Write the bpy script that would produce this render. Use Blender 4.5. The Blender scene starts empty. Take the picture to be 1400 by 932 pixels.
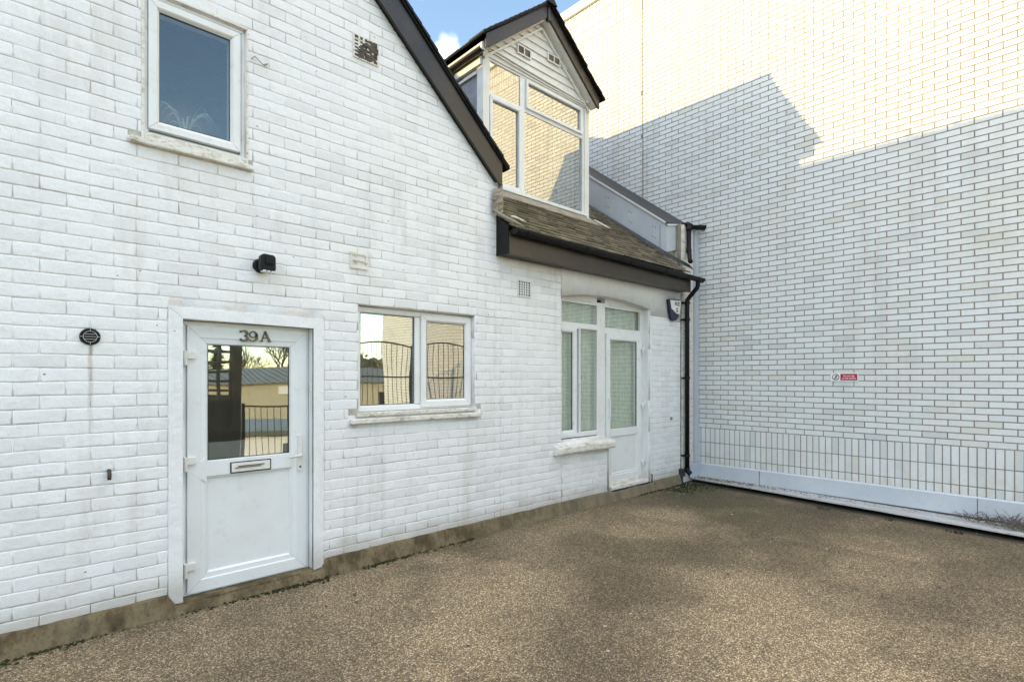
import bpy, bmesh, math, random
from mathutils import Vector, Matrix, noise
R = random.Random(7)
sc = bpy.context.scene
col = sc.collection
WL = {}                                   # world location of every linked object

# ------------------------------------------------------------------ materials
class NT:
    def __init__(s, name):
        s.m = bpy.data.materials.new(name); s.m.use_nodes = True
        s.t = s.m.node_tree; s.t.nodes.clear()
        s.out = s.t.nodes.new('ShaderNodeOutputMaterial')
        s._p = None
    def n(s, typ, **k):
        o = s.t.nodes.new(typ)
        for a, v in k.items(): setattr(o, a, v)
        return o
    def put(s, sock, v):
        if v is None: return
        if isinstance(v, bpy.types.NodeSocket): s.t.links.new(v, sock)
        else:
            if sock.type == 'RGBA' and not hasattr(v, '__len__'): v = (v, v, v, 1)
            if sock.type == 'RGBA' and len(v) == 3: v = (*v, 1)
            sock.default_value = v
    @property
    def pos(s):
        if s._p is None: s._p = s.n('ShaderNodeNewGeometry').outputs['Position']
        return s._p
    def scale(s, v, sx, sy, sz):
        o = s.n('ShaderNodeVectorMath', operation='MULTIPLY'); s.put(o.inputs[0], v); o.inputs[1].default_value = (sx, sy, sz)
        return o.outputs[0]
    def noise(s, sc_, det=3, rough=.5, vec=None, dist=0, out=0):
        o = s.n('ShaderNodeTexNoise'); s.put(o.inputs['Vector'], vec or s.pos)
        o.inputs['Scale'].default_value = sc_; o.inputs['Detail'].default_value = det
        o.inputs['Roughness'].default_value = rough; o.inputs['Distortion'].default_value = dist
        return o.outputs[out]
    def vor(s, sc_, vec=None, feature='F1', out='Distance'):
        o = s.n('ShaderNodeTexVoronoi', feature=feature); s.put(o.inputs['Vector'], vec or s.pos)
        o.inputs['Scale'].default_value = sc_
        return o.outputs[out]
    def math(s, op, a, b=None, clamp=False):
        o = s.n('ShaderNodeMath', operation=op, use_clamp=clamp); s.put(o.inputs[0], a); s.put(o.inputs[1], b)
        return o.outputs[0]
    def mr(s, v, a, b, c=0., d=1., smooth=False):
        o = s.n('ShaderNodeMapRange'); s.put(o.inputs[0], v)
        if smooth: o.interpolation_type = 'SMOOTHSTEP'
        for i, x in zip((1, 2, 3, 4), (a, b, c, d)): o.inputs[i].default_value = x
        return o.outputs[0]
    def ramp(s, v, stops, const=False):
        o = s.n('ShaderNodeValToRGB'); s.put(o.inputs[0], v); e = o.color_ramp
        if const: e.interpolation = 'CONSTANT'
        while len(e.elements) < len(stops): e.elements.new(.5)
        for el, (p, c) in zip(e.elements, stops):
            el.position = p; el.color = (*c, 1) if hasattr(c, '__len__') else (c, c, c, 1)
        return o.outputs[0]
    def mix(s, f, a, b, mode='MIX'):
        o = s.n('ShaderNodeMix', data_type='RGBA', blend_type=mode)
        s.put(o.inputs[0], f); s.put(o.inputs[6], a); s.put(o.inputs[7], b)
        return o.outputs[2]
    def attr(s, name):
        return s.n('ShaderNodeAttribute', attribute_name=name).outputs['Fac']
    def xyz(s):
        o = s.n('ShaderNodeSeparateXYZ'); s.put(o.inputs[0], s.pos); return o.outputs
    def blob(s, c, r, nz=None, amt=.5):
        """soft spot round a real place on the surface, edge broken by noise"""
        o = s.n('ShaderNodeVectorMath', operation='DISTANCE'); s.put(o.inputs[0], s.pos); o.inputs[1].default_value = c
        d = o.outputs['Value']
        if nz is not None: d = s.math('ADD', d, s.math('MULTIPLY', s.math('SUBTRACT', nz, .5), amt * r * 3))
        return s.mr(d, r * .35, r, 1., 0., True)
    def bump(s, h, strength=.3, dist=.01):
        o = s.n('ShaderNodeBump'); s.put(o.inputs['Height'], h)
        o.inputs['Strength'].default_value = strength; o.inputs['Distance'].default_value = dist
        return o.outputs[0]
    def done(s, base, rough=.6, normal=None, spec=.5, metal=0.):
        b = s.n('ShaderNodeBsdfPrincipled')
        s.put(b.inputs['Base Color'], base); s.put(b.inputs['Roughness'], rough)
        b.inputs['Specular IOR Level'].default_value = spec; b.inputs['Metallic'].default_value = metal
        if normal is not None: s.put(b.inputs['Normal'], normal)
        s.t.links.new(b.outputs[0], s.out.inputs[0]); return s.m

def m_paintbrick():
    n = NT('painted_brick'); P = n.pos; X, Y, Z = n.xyz()
    big = n.noise(1.1, 4, .6); fine = n.noise(45, 4, .6); mid = n.noise(9, 4, .6)
    base = n.ramp(big, [(.3, (.81, .82, .835)), (.7, (.87, .87, .875))])
    base = n.mix(n.mr(mid, .55, .8, 0, .35), base, (.70, .705, .71))
    base = n.mix(n.mr(n.noise(75, 4, .75), .52, .72, 0, .5), base, (.60, .60, .60))
    base = n.mix(n.attr('tone'), base, (.69, .69, .70))
    # dirt lying in the joints
    j = n.attr('joint')
    jm = n.math('MULTIPLY', j, n.mr(n.noise(3.1, 5, .7), .40, .70, .03, .62))
    base = n.mix(jm, base, n.ramp(n.noise(5, 3), [(.35, (.33, .29, .25)), (.7, (.50, .44, .37))]))
    # pock marks and chips in the paint
    v = n.vor(6.5, n.scale(P, 1, 1, 1.5)); pk = n.mr(n.math('ADD', v, n.math('MULTIPLY', n.noise(60, 2), .03)), .052, .07, 1, 0)
    pk = n.math('MULTIPLY', pk, n.mr(n.noise(1.7, 2), .44, .50))
    base = n.mix(pk, base, (.16, .12, .09))
    sk = n.math('MULTIPLY', n.mr(n.noise(5.5, 5, .65, n.scale(P, 1, 1, .13)), .52, .70), n.mr(n.noise(.9, 3), .40, .60))
    base = n.mix(n.math('MULTIPLY', sk, .42), base, (.52, .49, .44))
    cr = n.vor(3.3, n.mix(.09, P, n.noise(7, 3, .6, out=1), 'ADD'), 'DISTANCE_TO_EDGE'); cr = n.math('MULTIPLY', n.mr(cr, .004, .010, 1, 0), n.mr(n.noise(1.9, 3), .56, .62))
    base = n.mix(n.math('MULTIPLY', cr, .12), base, (.36, .31, .26))
    chips = n.math('MULTIPLY', n.mr(n.noise(26, 5, .7), .66, .69), n.mr(n.noise(1.3, 3), .52, .64))
    base = n.mix(n.math('MULTIPLY', chips, .25), base, (.50, .42, .34))
    # rust run under the round vent
    dx = n.math('ABSOLUTE', n.math('ADD', n.math('SUBTRACT', X, .355), n.math('MULTIPLY', n.math('SUBTRACT', n.noise(6, 2), .5), .03)))
    run = n.math('MULTIPLY', n.mr(dx, .004, .02, 1, 0, True), n.mr(Z, 1.15, 1.8, 0, 1))
    run = n.math('MULTIPLY', run, n.mr(Z, 1.86, 1.90, 1, 0))
    base = n.mix(n.math('MULTIPLY', run, .5), base, (.33, .22, .14))
    # tan weathering round sills, vents and eaves
    nz = n.noise(4, 4, .65)
    for c, r, a in (((1.0, 0, 3.13), .42, .30), ((1.3, 0, 4.1), .35, .28), ((.6, 0, 3.9), .3, .22), ((2.18, 0, 2.62), .22, .35), ((2.3, 0, 2.42), .2, .3),
                    ((3.6, 0, 1.22), .3, .35), ((2.25, 0, 4.45), .22, .35), ((5.3, 0, .62), .35, .2), ((7.45, 0, 2.75), .4, .35),
                    ((4.5, 0, 2.9), .35, .3), ((6.0, 0, 2.85), .5, .25), ((7.3, 0, .5), .35, .22), ((.36, 0, 1.85), .12, .4)):
        b = n.math('MULTIPLY', n.math('MULTIPLY', n.blob(c, r, nz, .4), n.mr(nz, .35, .65)), a * .55)
        base = n.mix(b, base, (.50, .41, .30))
    # splash grime near the ground
    low = n.math('MULTIPLY', n.mr(n.math('ADD', Z, n.math('MULTIPLY', nz, -.25)), 0.0, .22, 1, 0, True), .5)
    base = n.mix(low, base, (.34, .30, .24))
    h = n.math('ADD', n.math('ADD', n.math('MULTIPLY', n.noise(34, 5, .6), .5), n.math('MULTIPLY', n.noise(120, 3), .2)), n.math('MULTIPLY', n.noise(10, 3, .5), 1.6))
    return n.done(base, n.mr(mid, .3, .7, .38, .58), n.bump(h, .75, .007), .45)

def m_glazedbrick():
    n = NT('pale_brick'); P = n.pos
    base = n.ramp(n.attr('tone'), [(0, (.58, .60, .61)), (.25, (.66, .68, .685)), (.6, (.70, .72, .725)), (.93, (.67, .68, .68)), (1, (.64, .635, .60))])
    st = n.noise(38, 5, .68, n.scale(P, 1, 1, 2.2)); base = n.mix(n.mr(st, .56, .70, 0, .5), base, (.47, .46, .42))
    pit = n.math('MULTIPLY', n.mr(n.noise(75, 4, .7, n.scale(P, 1, .7, 2.4)), .62, .68), .7); base = n.mix(pit, base, (.31, .30, .27))
    big = n.noise(.9, 4, .6); base = n.mix(n.mr(big, .5, .75, 0, .3), base, (.66, .60, .46))
    Z = n.xyz()[2]
    base = n.mix(n.math('MULTIPLY', n.mr(Z, .25, .75, 1, 0), n.mr(n.noise(6, 4), .45, .7, 0, .5)), base, (.50, .46, .34))
    sk = n.math('MULTIPLY', n.mr(n.noise(3.5, 5, .65, n.scale(P, 1, 1, .12)), .50, .72), n.mr(n.noise(.5, 3), .38, .62))
    base = n.mix(n.math('MULTIPLY', sk, .5), base, (.44, .42, .37))
    h = n.math('SUBTRACT', n.noise(60, 4, .6), pit)
    return n.done(base, .6, n.bump(h, .35, .004), .3)

def m_mortar():
    n = NT('mortar'); big = n.noise(1.6, 5, .65)
    base = n.ramp(big, [(.3, (.20, .185, .16)), (.55, (.28, .255, .215)), (.75, (.36, .31, .235))])
    base = n.mix(n.mr(n.noise(35, 4), .4, .7, 0, .5), base, (.15, .13, .105))
    return n.done(base, .9, n.bump(n.noise(90, 3), .4, .004), .2)

def m_upvc(name='white_plastic', c=(.80, .81, .81), dirt=.35):
    n = NT(name); g = n.noise(14, 4, .65); f = n.noise(3.5, 4, .6)
    base = n.mix(n.mr(f, .45, .75, 0, dirt), c, (.62, .58, .52))
    base = n.mix(n.math('MULTIPLY', n.mr(g, .6, .72), dirt), base, (.50, .45, .38))
    return n.done(base, n.mr(g, .3, .7, .28, .42), n.bump(n.noise(60, 2), .03, .002), .5)

def m_sill(name='weathered_white', strong=.45):
    n = NT(name); g = n.noise(9, 5, .7, n.scale(n.pos, 1, 1, 3)); f = n.noise(14, 5, .75, n.scale(n.pos, 1, 1, 2))
    base = n.ramp(g, [(.35, (.80, .79, .76)), (.55, (.70, .66, .59)), (.72, (.33, .28, .21))])
    base = n.mix(n.math('MULTIPLY', n.mr(f, .54, .62), strong), base, (.12, .10, .075))
    return n.done(base, .75, n.bump(f, .35, .0025), .25)

def m_gloss(name, c, rough=.3, n2=(.09, .065, .045), amt=.6, spec=.7):
    n = NT(name); g = n.noise(3, 4, .6, n.scale(n.pos, 1, 4, 1)); f = n.noise(55, 4, .7)
    base = n.mix(n.mr(g, .4, .7, 0, amt), c, n2)
    base = n.mix(n.mr(f, .66, .72, 0, .6), base, (.30, .26, .2))
    return n.done(base, n.mr(g, .3, .7, rough, rough + .15), n.bump(n.noise(25, 4, .6, n.scale(n.pos, .4, 1, 2)), .12, .004), spec)

def m_plain(name, c, rough=.5, var=.15, scale=12, spec=.5, metal=0., bump=.1):
    n = NT(name); g = n.noise(scale, 4, .6)
    base = n.mix(n.mr(g, .35, .7), c, tuple(x * (1 - var * 2) for x in c))
    return n.done(base, rough, n.bump(n.noise(scale * 4, 3), bump, .003), spec, metal)

def m_slate():
    n = NT('mossy_tile'); t = n.attr('tone')
    base = n.ramp(t, [(0, (.12, .105, .085)), (.5, (.20, .172, .132)), (1, (.29, .25, .19))])
    X = n.xyz()[0]
    ms = n.math('MULTIPLY', n.mr(n.noise(3.2, 4, .7), .38, .62), n.mr(X, 3.7, 5.6, .8, .15))
    base = n.mix(ms, base, (.15, .145, .055))
    base = n.mix(n.mr(n.noise(28, 4, .7), .60, .70, 0, .7), base, (.40, .36, .27))
    base = n.mix(n.mr(n.noise(14, 4, .7), .60, .72, 0, .35), base, (.06, .055, .04))
    return n.done(base, .85, n.bump(n.noise(50, 5, .7), .6, .006), .25)

def m_lead(name='lead', c=(.20, .22, .25), c2=(.30, .32, .35)):
    n = NT(name); g = n.noise(7, 5, .7); f = n.noise(30, 4, .7)
    base = n.mix(n.mr(g, .35, .7), c, c2); base = n.mix(n.mr(f, .58, .7, 0, .4), base, (.42, .40, .36))
    return n.done(base, .55, n.bump(g, .5, .02), .5)

def m_ground():
    n = NT('aggregate_surfacing'); P = n.pos; X, Y, Z = n.xyz()
    warp = n.mix(.006, P, n.noise(40, 2, .5, out=1), 'ADD')
    g1 = n.n('ShaderNodeTexVoronoi'); n.put(g1.inputs['Vector'], warp); g1.inputs['Scale'].default_value = 128
    g2 = n.n('ShaderNodeTexVoronoi'); n.put(g2.inputs['Vector'], warp); g2.inputs['Scale'].default_value = 290
    r1 = n.n('ShaderNodeSeparateColor'); n.put(r1.inputs[0], g1.outputs['Color'])
    r2 = n.n('ShaderNodeSeparateColor'); n.put(r2.inputs[0], g2.outputs['Color'])
    c1 = n.ramp(r1.outputs[0], [(0, (.03, .021, .012)), (.33, (.085, .062, .034)), (.58, (.225, .162, .088)), (.80, (.45, .34, .20)), (1, (.84, .72, .52))])
    c2 = n.ramp(r2.outputs[0], [(0, (.03, .022, .013)), (.5, (.14, .104, .058)), (.8, (.32, .248, .148)), (1, (.72, .60, .41))])
    base = n.mix(.42, c1, c2)
    base = n.mix(n.mr(g1.outputs['Distance'], .30, .55, 0, .55), base, (.06, .045, .03))
    nz = n.noise(1.7, 6, .68); nz2 = n.noise(.75, 4, .6)
    # worn pale patches
    lt = n.mr(nz2, .47, .66, 0, .5)
    for c, r in (((3.75, -2.75, 0), .95), ((2.7, -1.15, 0), .75), ((5.3, -3.0, 0), .55), ((5.0, -1.05, 0), .5), ((3.3, -3.3, 0), .8), ((2.2, -1.7, 0), .6), ((6.1, -2.9, 0), .45), ((5.7, -.9, 0), .4)):
        lt = n.math('MAXIMUM', lt, n.math('MULTIPLY', n.blob(c, r * 1.35, nz, .8), .8))
    base = n.mix(n.math('MULTIPLY', lt, .85), base, n.mix(1., base, (1.9, 1.88, 1.86), 'MULTIPLY'))
    # damp, grimy patches
    dk = n.mr(nz2, .50, .33, 0, .55)
    for c, r, a in (((3.45, -1.95, 0), .55, .75), ((4.0, -1.15, 0), .5, .5), ((2.55, -2.15, 0), .45, .55), ((4.65, -1.75, 0), .5, .6), ((5.35, -2.35, 0), .7, .65),
                    ((6.3, -2.0, 0), .9, .6), ((6.9, -.75, 0), .9, .75), ((6.75, -3.1, 0), .6, .5), ((4.75, -3.35, 0), .5, .45), ((7.2, -2.0, 0), .7, .8), ((7.1, -3.8, 0), .7, .6)):
        dk = n.math('MAXIMUM', dk, n.math('MULTIPLY', n.blob(c, r * 1.4, nz, .85), a))
    base = n.mix(n.math('MULTIPLY', dk, .9), base, n.mix(1., base, (.33, .32, .285), 'MULTIPLY'))
    gap = n.math('SUBTRACT', n.math('ADD', X, n.math('MULTIPLY', nz, .10)), n.math('MULTIPLY_ADD', Y, .1205)) if False else n.math('SUBTRACT', n.math('ADD', X, n.math('MULTIPLY', nz, .12)), n.math('MULTIPLY', Y, .1205))
    base = n.mix(n.mr(gap, 7.68, 7.80, 0, .85, True), base, (.022, .020, .017))
    # moss along the plinth and in the corner
    edge = n.math('MULTIPLY', n.mr(n.math('ADD', Y, n.math('MULTIPLY', nz, -.10)), -.17, -.09, 0, 1), n.mr(n.noise(1.6, 4), .42, .55))
    ms = n.math('MAXIMUM', edge, n.math('MULTIPLY', n.blob((7.25, -.25, 0), .75, nz, .45), .9))
    ms = n.math('MAXIMUM', ms, n.math('MULTIPLY', n.blob((6.5, -1.35, 0), .9, nz, .5), .45))
    base = n.mix(n.math('MULTIPLY', ms, n.mr(n.noise(55, 4, .7), .3, .6, .4, 1)), base, n.ramp(n.noise(70, 3), [(.35, (.035, .045, .015)), (.65, (.09, .095, .035))]))
    base = n.mix(n.math('MULTIPLY', n.blob((2.9, -2.95, 0), .5, nz, .5), .0), base, (.27, .13, .07))
    h = n.math('ADD', n.mr(g1.outputs['Distance'], 0, .6, 1, 0), n.math('MULTIPLY', n.noise(160, 3), .5))
    return n.done(base, n.mr(dk, 0, 1, .85, .62), n.bump(h, .75, .006), .3)

def m_concrete():
    n = NT('mossy_concrete'); g = n.noise(5, 5, .7, n.scale(n.pos, 1, 1, .5)); f = n.noise(38, 4, .7)
    base = n.ramp(g, [(.3, (.035, .030, .020)), (.45, (.105, .078, .042)), (.58, (.19, .152, .090)), (.75, (.07, .058, .038))])
    base = n.mix(n.mr(f, .55, .68, 0, .6), base, (.05, .045, .03))
    X = n.xyz()[0]
    base = n.mix(n.mr(X, 3.2, 5.5, 0, .5), base, (.24, .205, .15))
    return n.done(base, .9, n.bump(n.math('ADD', g, n.math('MULTIPLY', f, .5)), .6, .012), .2)

def m_glass(name='window_glass', refl=.42, tint=(.80, .86, .84), wav=.012, wscale=1.6, gtint=(.97, .97, .95)):
    n = NT(name)
    tr = n.n('ShaderNodeBsdfTransparent'); n.put(tr.inputs[0], tint)
    gl = n.n('ShaderNodeBsdfGlossy'); n.put(gl.inputs[0], gtint); gl.inputs['Roughness'].default_value = .0
    n.put(gl.inputs['Normal'], n.bump(n.noise(wscale, 1), wav * 10, .02))
    fr = n.n('ShaderNodeLayerWeight'); fr.inputs[0].default_value = .5
    fac = n.math('ADD', n.math('MULTIPLY', n.math('POWER', fr.outputs['Facing'], 3.), .5), refl, True)
    mx = n.n('ShaderNodeMixShader'); n.put(mx.inputs[0], fac); n.t.links.new(tr.outputs[0], mx.inputs[1]); n.t.links.new(gl.outputs[0], mx.inputs[2])
    n.t.links.new(mx.outputs[0], n.out.inputs[0]); return n.m

def m_metalpanel():
    n = NT('coated_metal'); g = n.noise(2.5, 4, .6); f = n.noise(22, 5, .7)
    base = n.mix(n.mr(g, .4, .7), (.47, .51, .57), (.53, .57, .62))
    base = n.mix(n.mr(f, .60, .72, 0, .4), base, (.30, .30, .30))
    return n.done(base, .42, n.bump(n.noise(6, 3), .08, .01), .5)

def m_tray():
    n = NT('dirty_metal_tray'); g = n.noise(3, 5, .7, n.scale(n.pos, 2.5, 1, 1)); f = n.noise(30, 5, .75); X = n.xyz()[0]
    base = n.mix(n.mr(g, .35, .65), (.52, .54, .56), (.40, .40, .38))
    d = n.math('MULTIPLY', n.mr(f, .5, .62), n.mr(X, 7.45, 8.0, .25, 1))
    base = n.mix(d, base, (.16, .14, .11))
    return n.done(base, .6, n.bump(f, .3, .006), .4)

MT = dict(brick=m_paintbrick(), pale=m_glazedbrick(), mortar=m_mortar(), upvc=m_upvc(), door=m_upvc('white_door', (.80, .82, .83), .22), sill=m_sill(),
          sill2=m_sill('cream_sill', .15), wood=m_upvc('cream_board', (.76, .75, .72), .45),
          barge=m_gloss('dark_gloss_paint', (.018, .013, .010), .30, (.055, .038, .024), .5, .6), black=m_gloss('black_plastic', (.006, .006, .007), .45, (.010, .010, .010), .3, .25),
          fascia=m_gloss('dark_brown_paint', (.030, .021, .013), .30, (.075, .054, .033), .5, .6),
          slate=m_slate(), lead=m_lead(), leadb=m_lead('brown_lead', (.20, .17, .13), (.33, .29, .23)), leadd=m_lead('dark_membrane', (.018, .02, .024), (.03, .032, .036)),
          ground=m_ground(), conc=m_concrete(), glass=m_glass(refl=.36, gtint=(.90, .95, .99)), glassd=m_glass('dormer_glass', .40, (.7, .72, .68), .004, .9), glassb=m_glass('casement_glass', .36, (.7, .8, .75), .004, 1.5, (.90, .94, .98)), glasst=m_glass('side_glass', .16, (.93, .96, .93), .004, 1.5), glassu=m_glass('upper_glass', .11, (.85, .88, .86), .004, 1.5),
          metal=m_metalpanel(), tray=m_tray(), gasket=m_plain('dark_gasket', (.02, .02, .02), .6), grille=m_plain('dusty_grille', (.30, .25, .19), .9, .3),
          dark=m_plain('dark_fill', (.015, .014, .013), .9), darkroom=m_plain('room_plaster', (.16, .16, .16), .9), hinge=m_upvc('white_hinge', (.78, .76, .73), .5),
          brass=m_plain('aged_brass', (.20, .15, .085), .38, .3, 40, .6, .6), rust=m_plain('rusty_metal', (.10, .078, .055), .7, .3),
          curtain=m_plain('net_curtain', (.80, .84, .70), .9, .08), white=m_plain('sign_white', (.80, .80, .80), .4, .03), red=m_plain('sign_red', (.36, .012, .03), .4, .05),
          navy=m_plain('navy_plastic', (.015, .018, .05), .4), orange=m_plain('orange_print', (.45, .10, .04), .5), rail=m_plain('black_iron', (.015, .015, .016), .4),
          dkwood=m_plain('dark_stained_wood', (.03, .03, .028), .6, .2, 8), coping=m_plain('white_coping', (.80, .80, .80), .4, .05, 3),
          crender=m_plain('cream_render', (.55, .50, .40), .9, .1), corr=m_plain('corrugated_sheet', (.15, .17, .155), .7, .15, 3), creamwall=m_plain('cream_boards', (.50, .46, .34), .8, .1, 4),
          stone=m_plain('pale_grit', (.5, .47, .42), .8, .3, 50), weed=m_plain('dry_stems', (.20, .16, .12), .9, .4, 30), moss=m_plain('moss', (.038, .042, .018), .95, .4, 60, .2, 0, .6),
          bark=m_plain('bark', (.09, .07, .055), .9, .3), farwood=m_plain('distant_foliage', (.16, .17, .12), .9, .2, .3), needle=m_plain('conifer_foliage', (.035, .06, .025), .8, .3), leafp=m_plain('pale_leaf', (.45, .52, .44), .5, .1),
          pot=m_plain('clay_pot', (.35, .2, .13), .8), earth=m_plain('lower_ground', (.11, .10, .09), .95, .2, 2), lamp=m_plain('lamp_lens', (.75, .77, .75), .2, .05))

# ------------------------------------------------------------------ mesh builder
class M:
    def __init__(s): s.v = []; s.f = []; s.a = {}
    def add(s, vs, fs, **attr):
        k = len(s.v); s.v += [tuple(p) for p in vs]; s.f += [tuple(i + k for i in f) for f in fs]
        for an, val in attr.items():
            L = s.a.setdefault(an, []); L += [0.] * (k - len(L))
            L += list(val) if hasattr(val, '__len__') else [val] * len(vs)
        return s
    def box(s, x0, x1, y0, y1, z0, z1, **a):
        vs = [(x, y, z) for z in (z0, z1) for y in (y0, y1) for x in (x0, x1)]
        return s.add(vs, [(0, 2, 3, 1), (4, 5, 7, 6), (0, 1, 5, 4), (2, 6, 7, 3), (0, 4, 6, 2), (1, 3, 7, 5)], **a)
    def prism(s, poly, y0, y1, ax='y', **a):
        """polygon of (u,v) pushed along an axis; ax y: (x,z); ax x: (y,z); ax z: (x,y)"""
        f = {'y': lambda u, v, w: (u, w, v), 'x': lambda u, v, w: (w, u, v), 'z': lambda u, v, w: (u, v, w)}[ax]
        n = len(poly)
        vs = [f(u, v, y0) for u, v in poly] + [f(u, v, y1) for u, v in poly]
        fs = [tuple(range(n)), tuple(range(2 * n - 1, n - 1, -1))] + [(i, (i + 1) % n + 0, (i + 1) % n + n, i + n) for i in range(n)]
        return s.add(vs, fs, **a)
    def frame(s, x0, x1, z0, z1, prof, gap=.0012, sides='lrtb'):
        """four mitred members; prof = closed list of (inset, y)"""
        c = [(x0, z0), (x1, z0), (x1, z1), (x0, z1)]; d = [(1, 1), (-1, 1), (-1, -1), (1, -1)]
        for i, nm in enumerate('brtl'):
            if nm not in sides: continue
            j = (i + 1) % 4; tx = (c[j][0] > c[i][0]) - (c[j][0] < c[i][0]); tz = (c[j][1] > c[i][1]) - (c[j][1] < c[i][1])
            A = [(c[i][0] + d[i][0] * q + tx * gap, y, c[i][1] + d[i][1] * q + tz * gap) for q, y in prof]
            B = [(c[j][0] + d[j][0] * q - tx * gap, y, c[j][1] + d[j][1] * q - tz * gap) for q, y in prof]
            n = len(prof)
            s.add(A + B, [tuple(range(n)), tuple(range(2 * n - 1, n - 1, -1))] + [(k, (k + 1) % n, (k + 1) % n + n, k + n) for k in range(n)])
        return s
    def tube(s, pts, r, seg=12, cap=True):
        pts = [Vector(p) for p in pts]; n = len(pts); rr = r if hasattr(r, '__len__') else [r] * n
        vs = []; up = Vector((0, 0, 1))
        t0 = (pts[1] - pts[0]).normalized(); a = t0.orthogonal().normalized()
        for i, p in enumerate(pts):
            t = ((pts[min(i + 1, n - 1)] - pts[max(i - 1, 0)])).normalized()
            a = (a - t * a.dot(t)); a = a.normalized() if a.length > 1e-6 else t.orthogonal().normalized(); b = t.cross(a)
            vs += [p + (a * math.cos(q) + b * math.sin(q)) * rr[i] for q in (2 * math.pi * k / seg for k in range(seg))]
        fs = [(i * seg + k, i * seg + (k + 1) % seg, (i + 1) * seg + (k + 1) % seg, (i + 1) * seg + k) for i in range(n - 1) for k in range(seg)]
        if cap: fs += [tuple(range(seg - 1, -1, -1)), tuple(range((n - 1) * seg, n * seg))]
        return s.add(vs, fs)
    def build(s, name, mat, parent=None, label=None, cat=None, group=None, kind=None, bevel=0, smooth=False, wall=False, recalc=True, clip=None, origin=None):
        me = bpy.data.meshes.new(name); me.from_pydata(s.v, [], s.f)
        for an, L in s.a.items():
            L = L + [0.] * (len(s.v) - len(L)); at = me.attributes.new(an, 'FLOAT', 'POINT'); at.data.foreach_set('value', L)
        if recalc or clip:
            bm = bmesh.new(); bm.from_mesh(me)
            for co, no in (clip or []):
                bmesh.ops.bisect_plane(bm, geom=bm.verts[:] + bm.edges[:] + bm.faces[:], plane_co=co, plane_no=no, clear_outer=True)
            if recalc: bmesh.ops.recalc_face_normals(bm, faces=bm.faces)
            bm.to_mesh(me); bm.free()
        if origin is None:
            xs = [v.co for v in me.vertices]
            origin = Vector(((min(v.x for v in xs) + max(v.x for v in xs)) / 2, (min(v.y for v in xs) + max(v.y for v in xs)) / 2, min(v.z for v in xs)))
        origin = Vector(origin); me.transform(Matrix.Translation(-origin))
        for m_ in (mat if isinstance(mat, list) else [mat]): me.materials.append(MT[m_] if isinstance(m_, str) else m_)
        if smooth: me.polygons.foreach_set('use_smooth', [True] * len(me.polygons))
        o = bpy.data.objects.new(name, me); col.objects.link(o); WL[o.name] = origin
        o.location = origin
        if parent: o.parent = parent; o.location = origin - WL[parent.name]
        if bevel:
            b = o.modifiers.new('bevel', 'BEVEL'); b.width = bevel; b.segments = 2; b.limit_method = 'ANGLE'
        tag(o, label, cat, group, kind)
        return o

def tag(o, label=None, cat=None, group=None, kind=None):
    for k, v in (('label', label), ('category', cat), ('group', group), ('kind', kind)):
        if v: o[k] = v
    return o
def empty(name, loc, label, cat, group=None):
    o = bpy.data.objects.new(name, None); col.objects.link(o); o.location = loc; WL[o.name] = Vector(loc)
    return tag(o, label, cat, group)
def copy_part(o, parent, d):
    c = o.copy(); col.objects.link(c); c.parent = parent; c.location = o.location + Vector(d)
    WL[c.name] = WL[o.name] + Vector(d); return c

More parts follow.
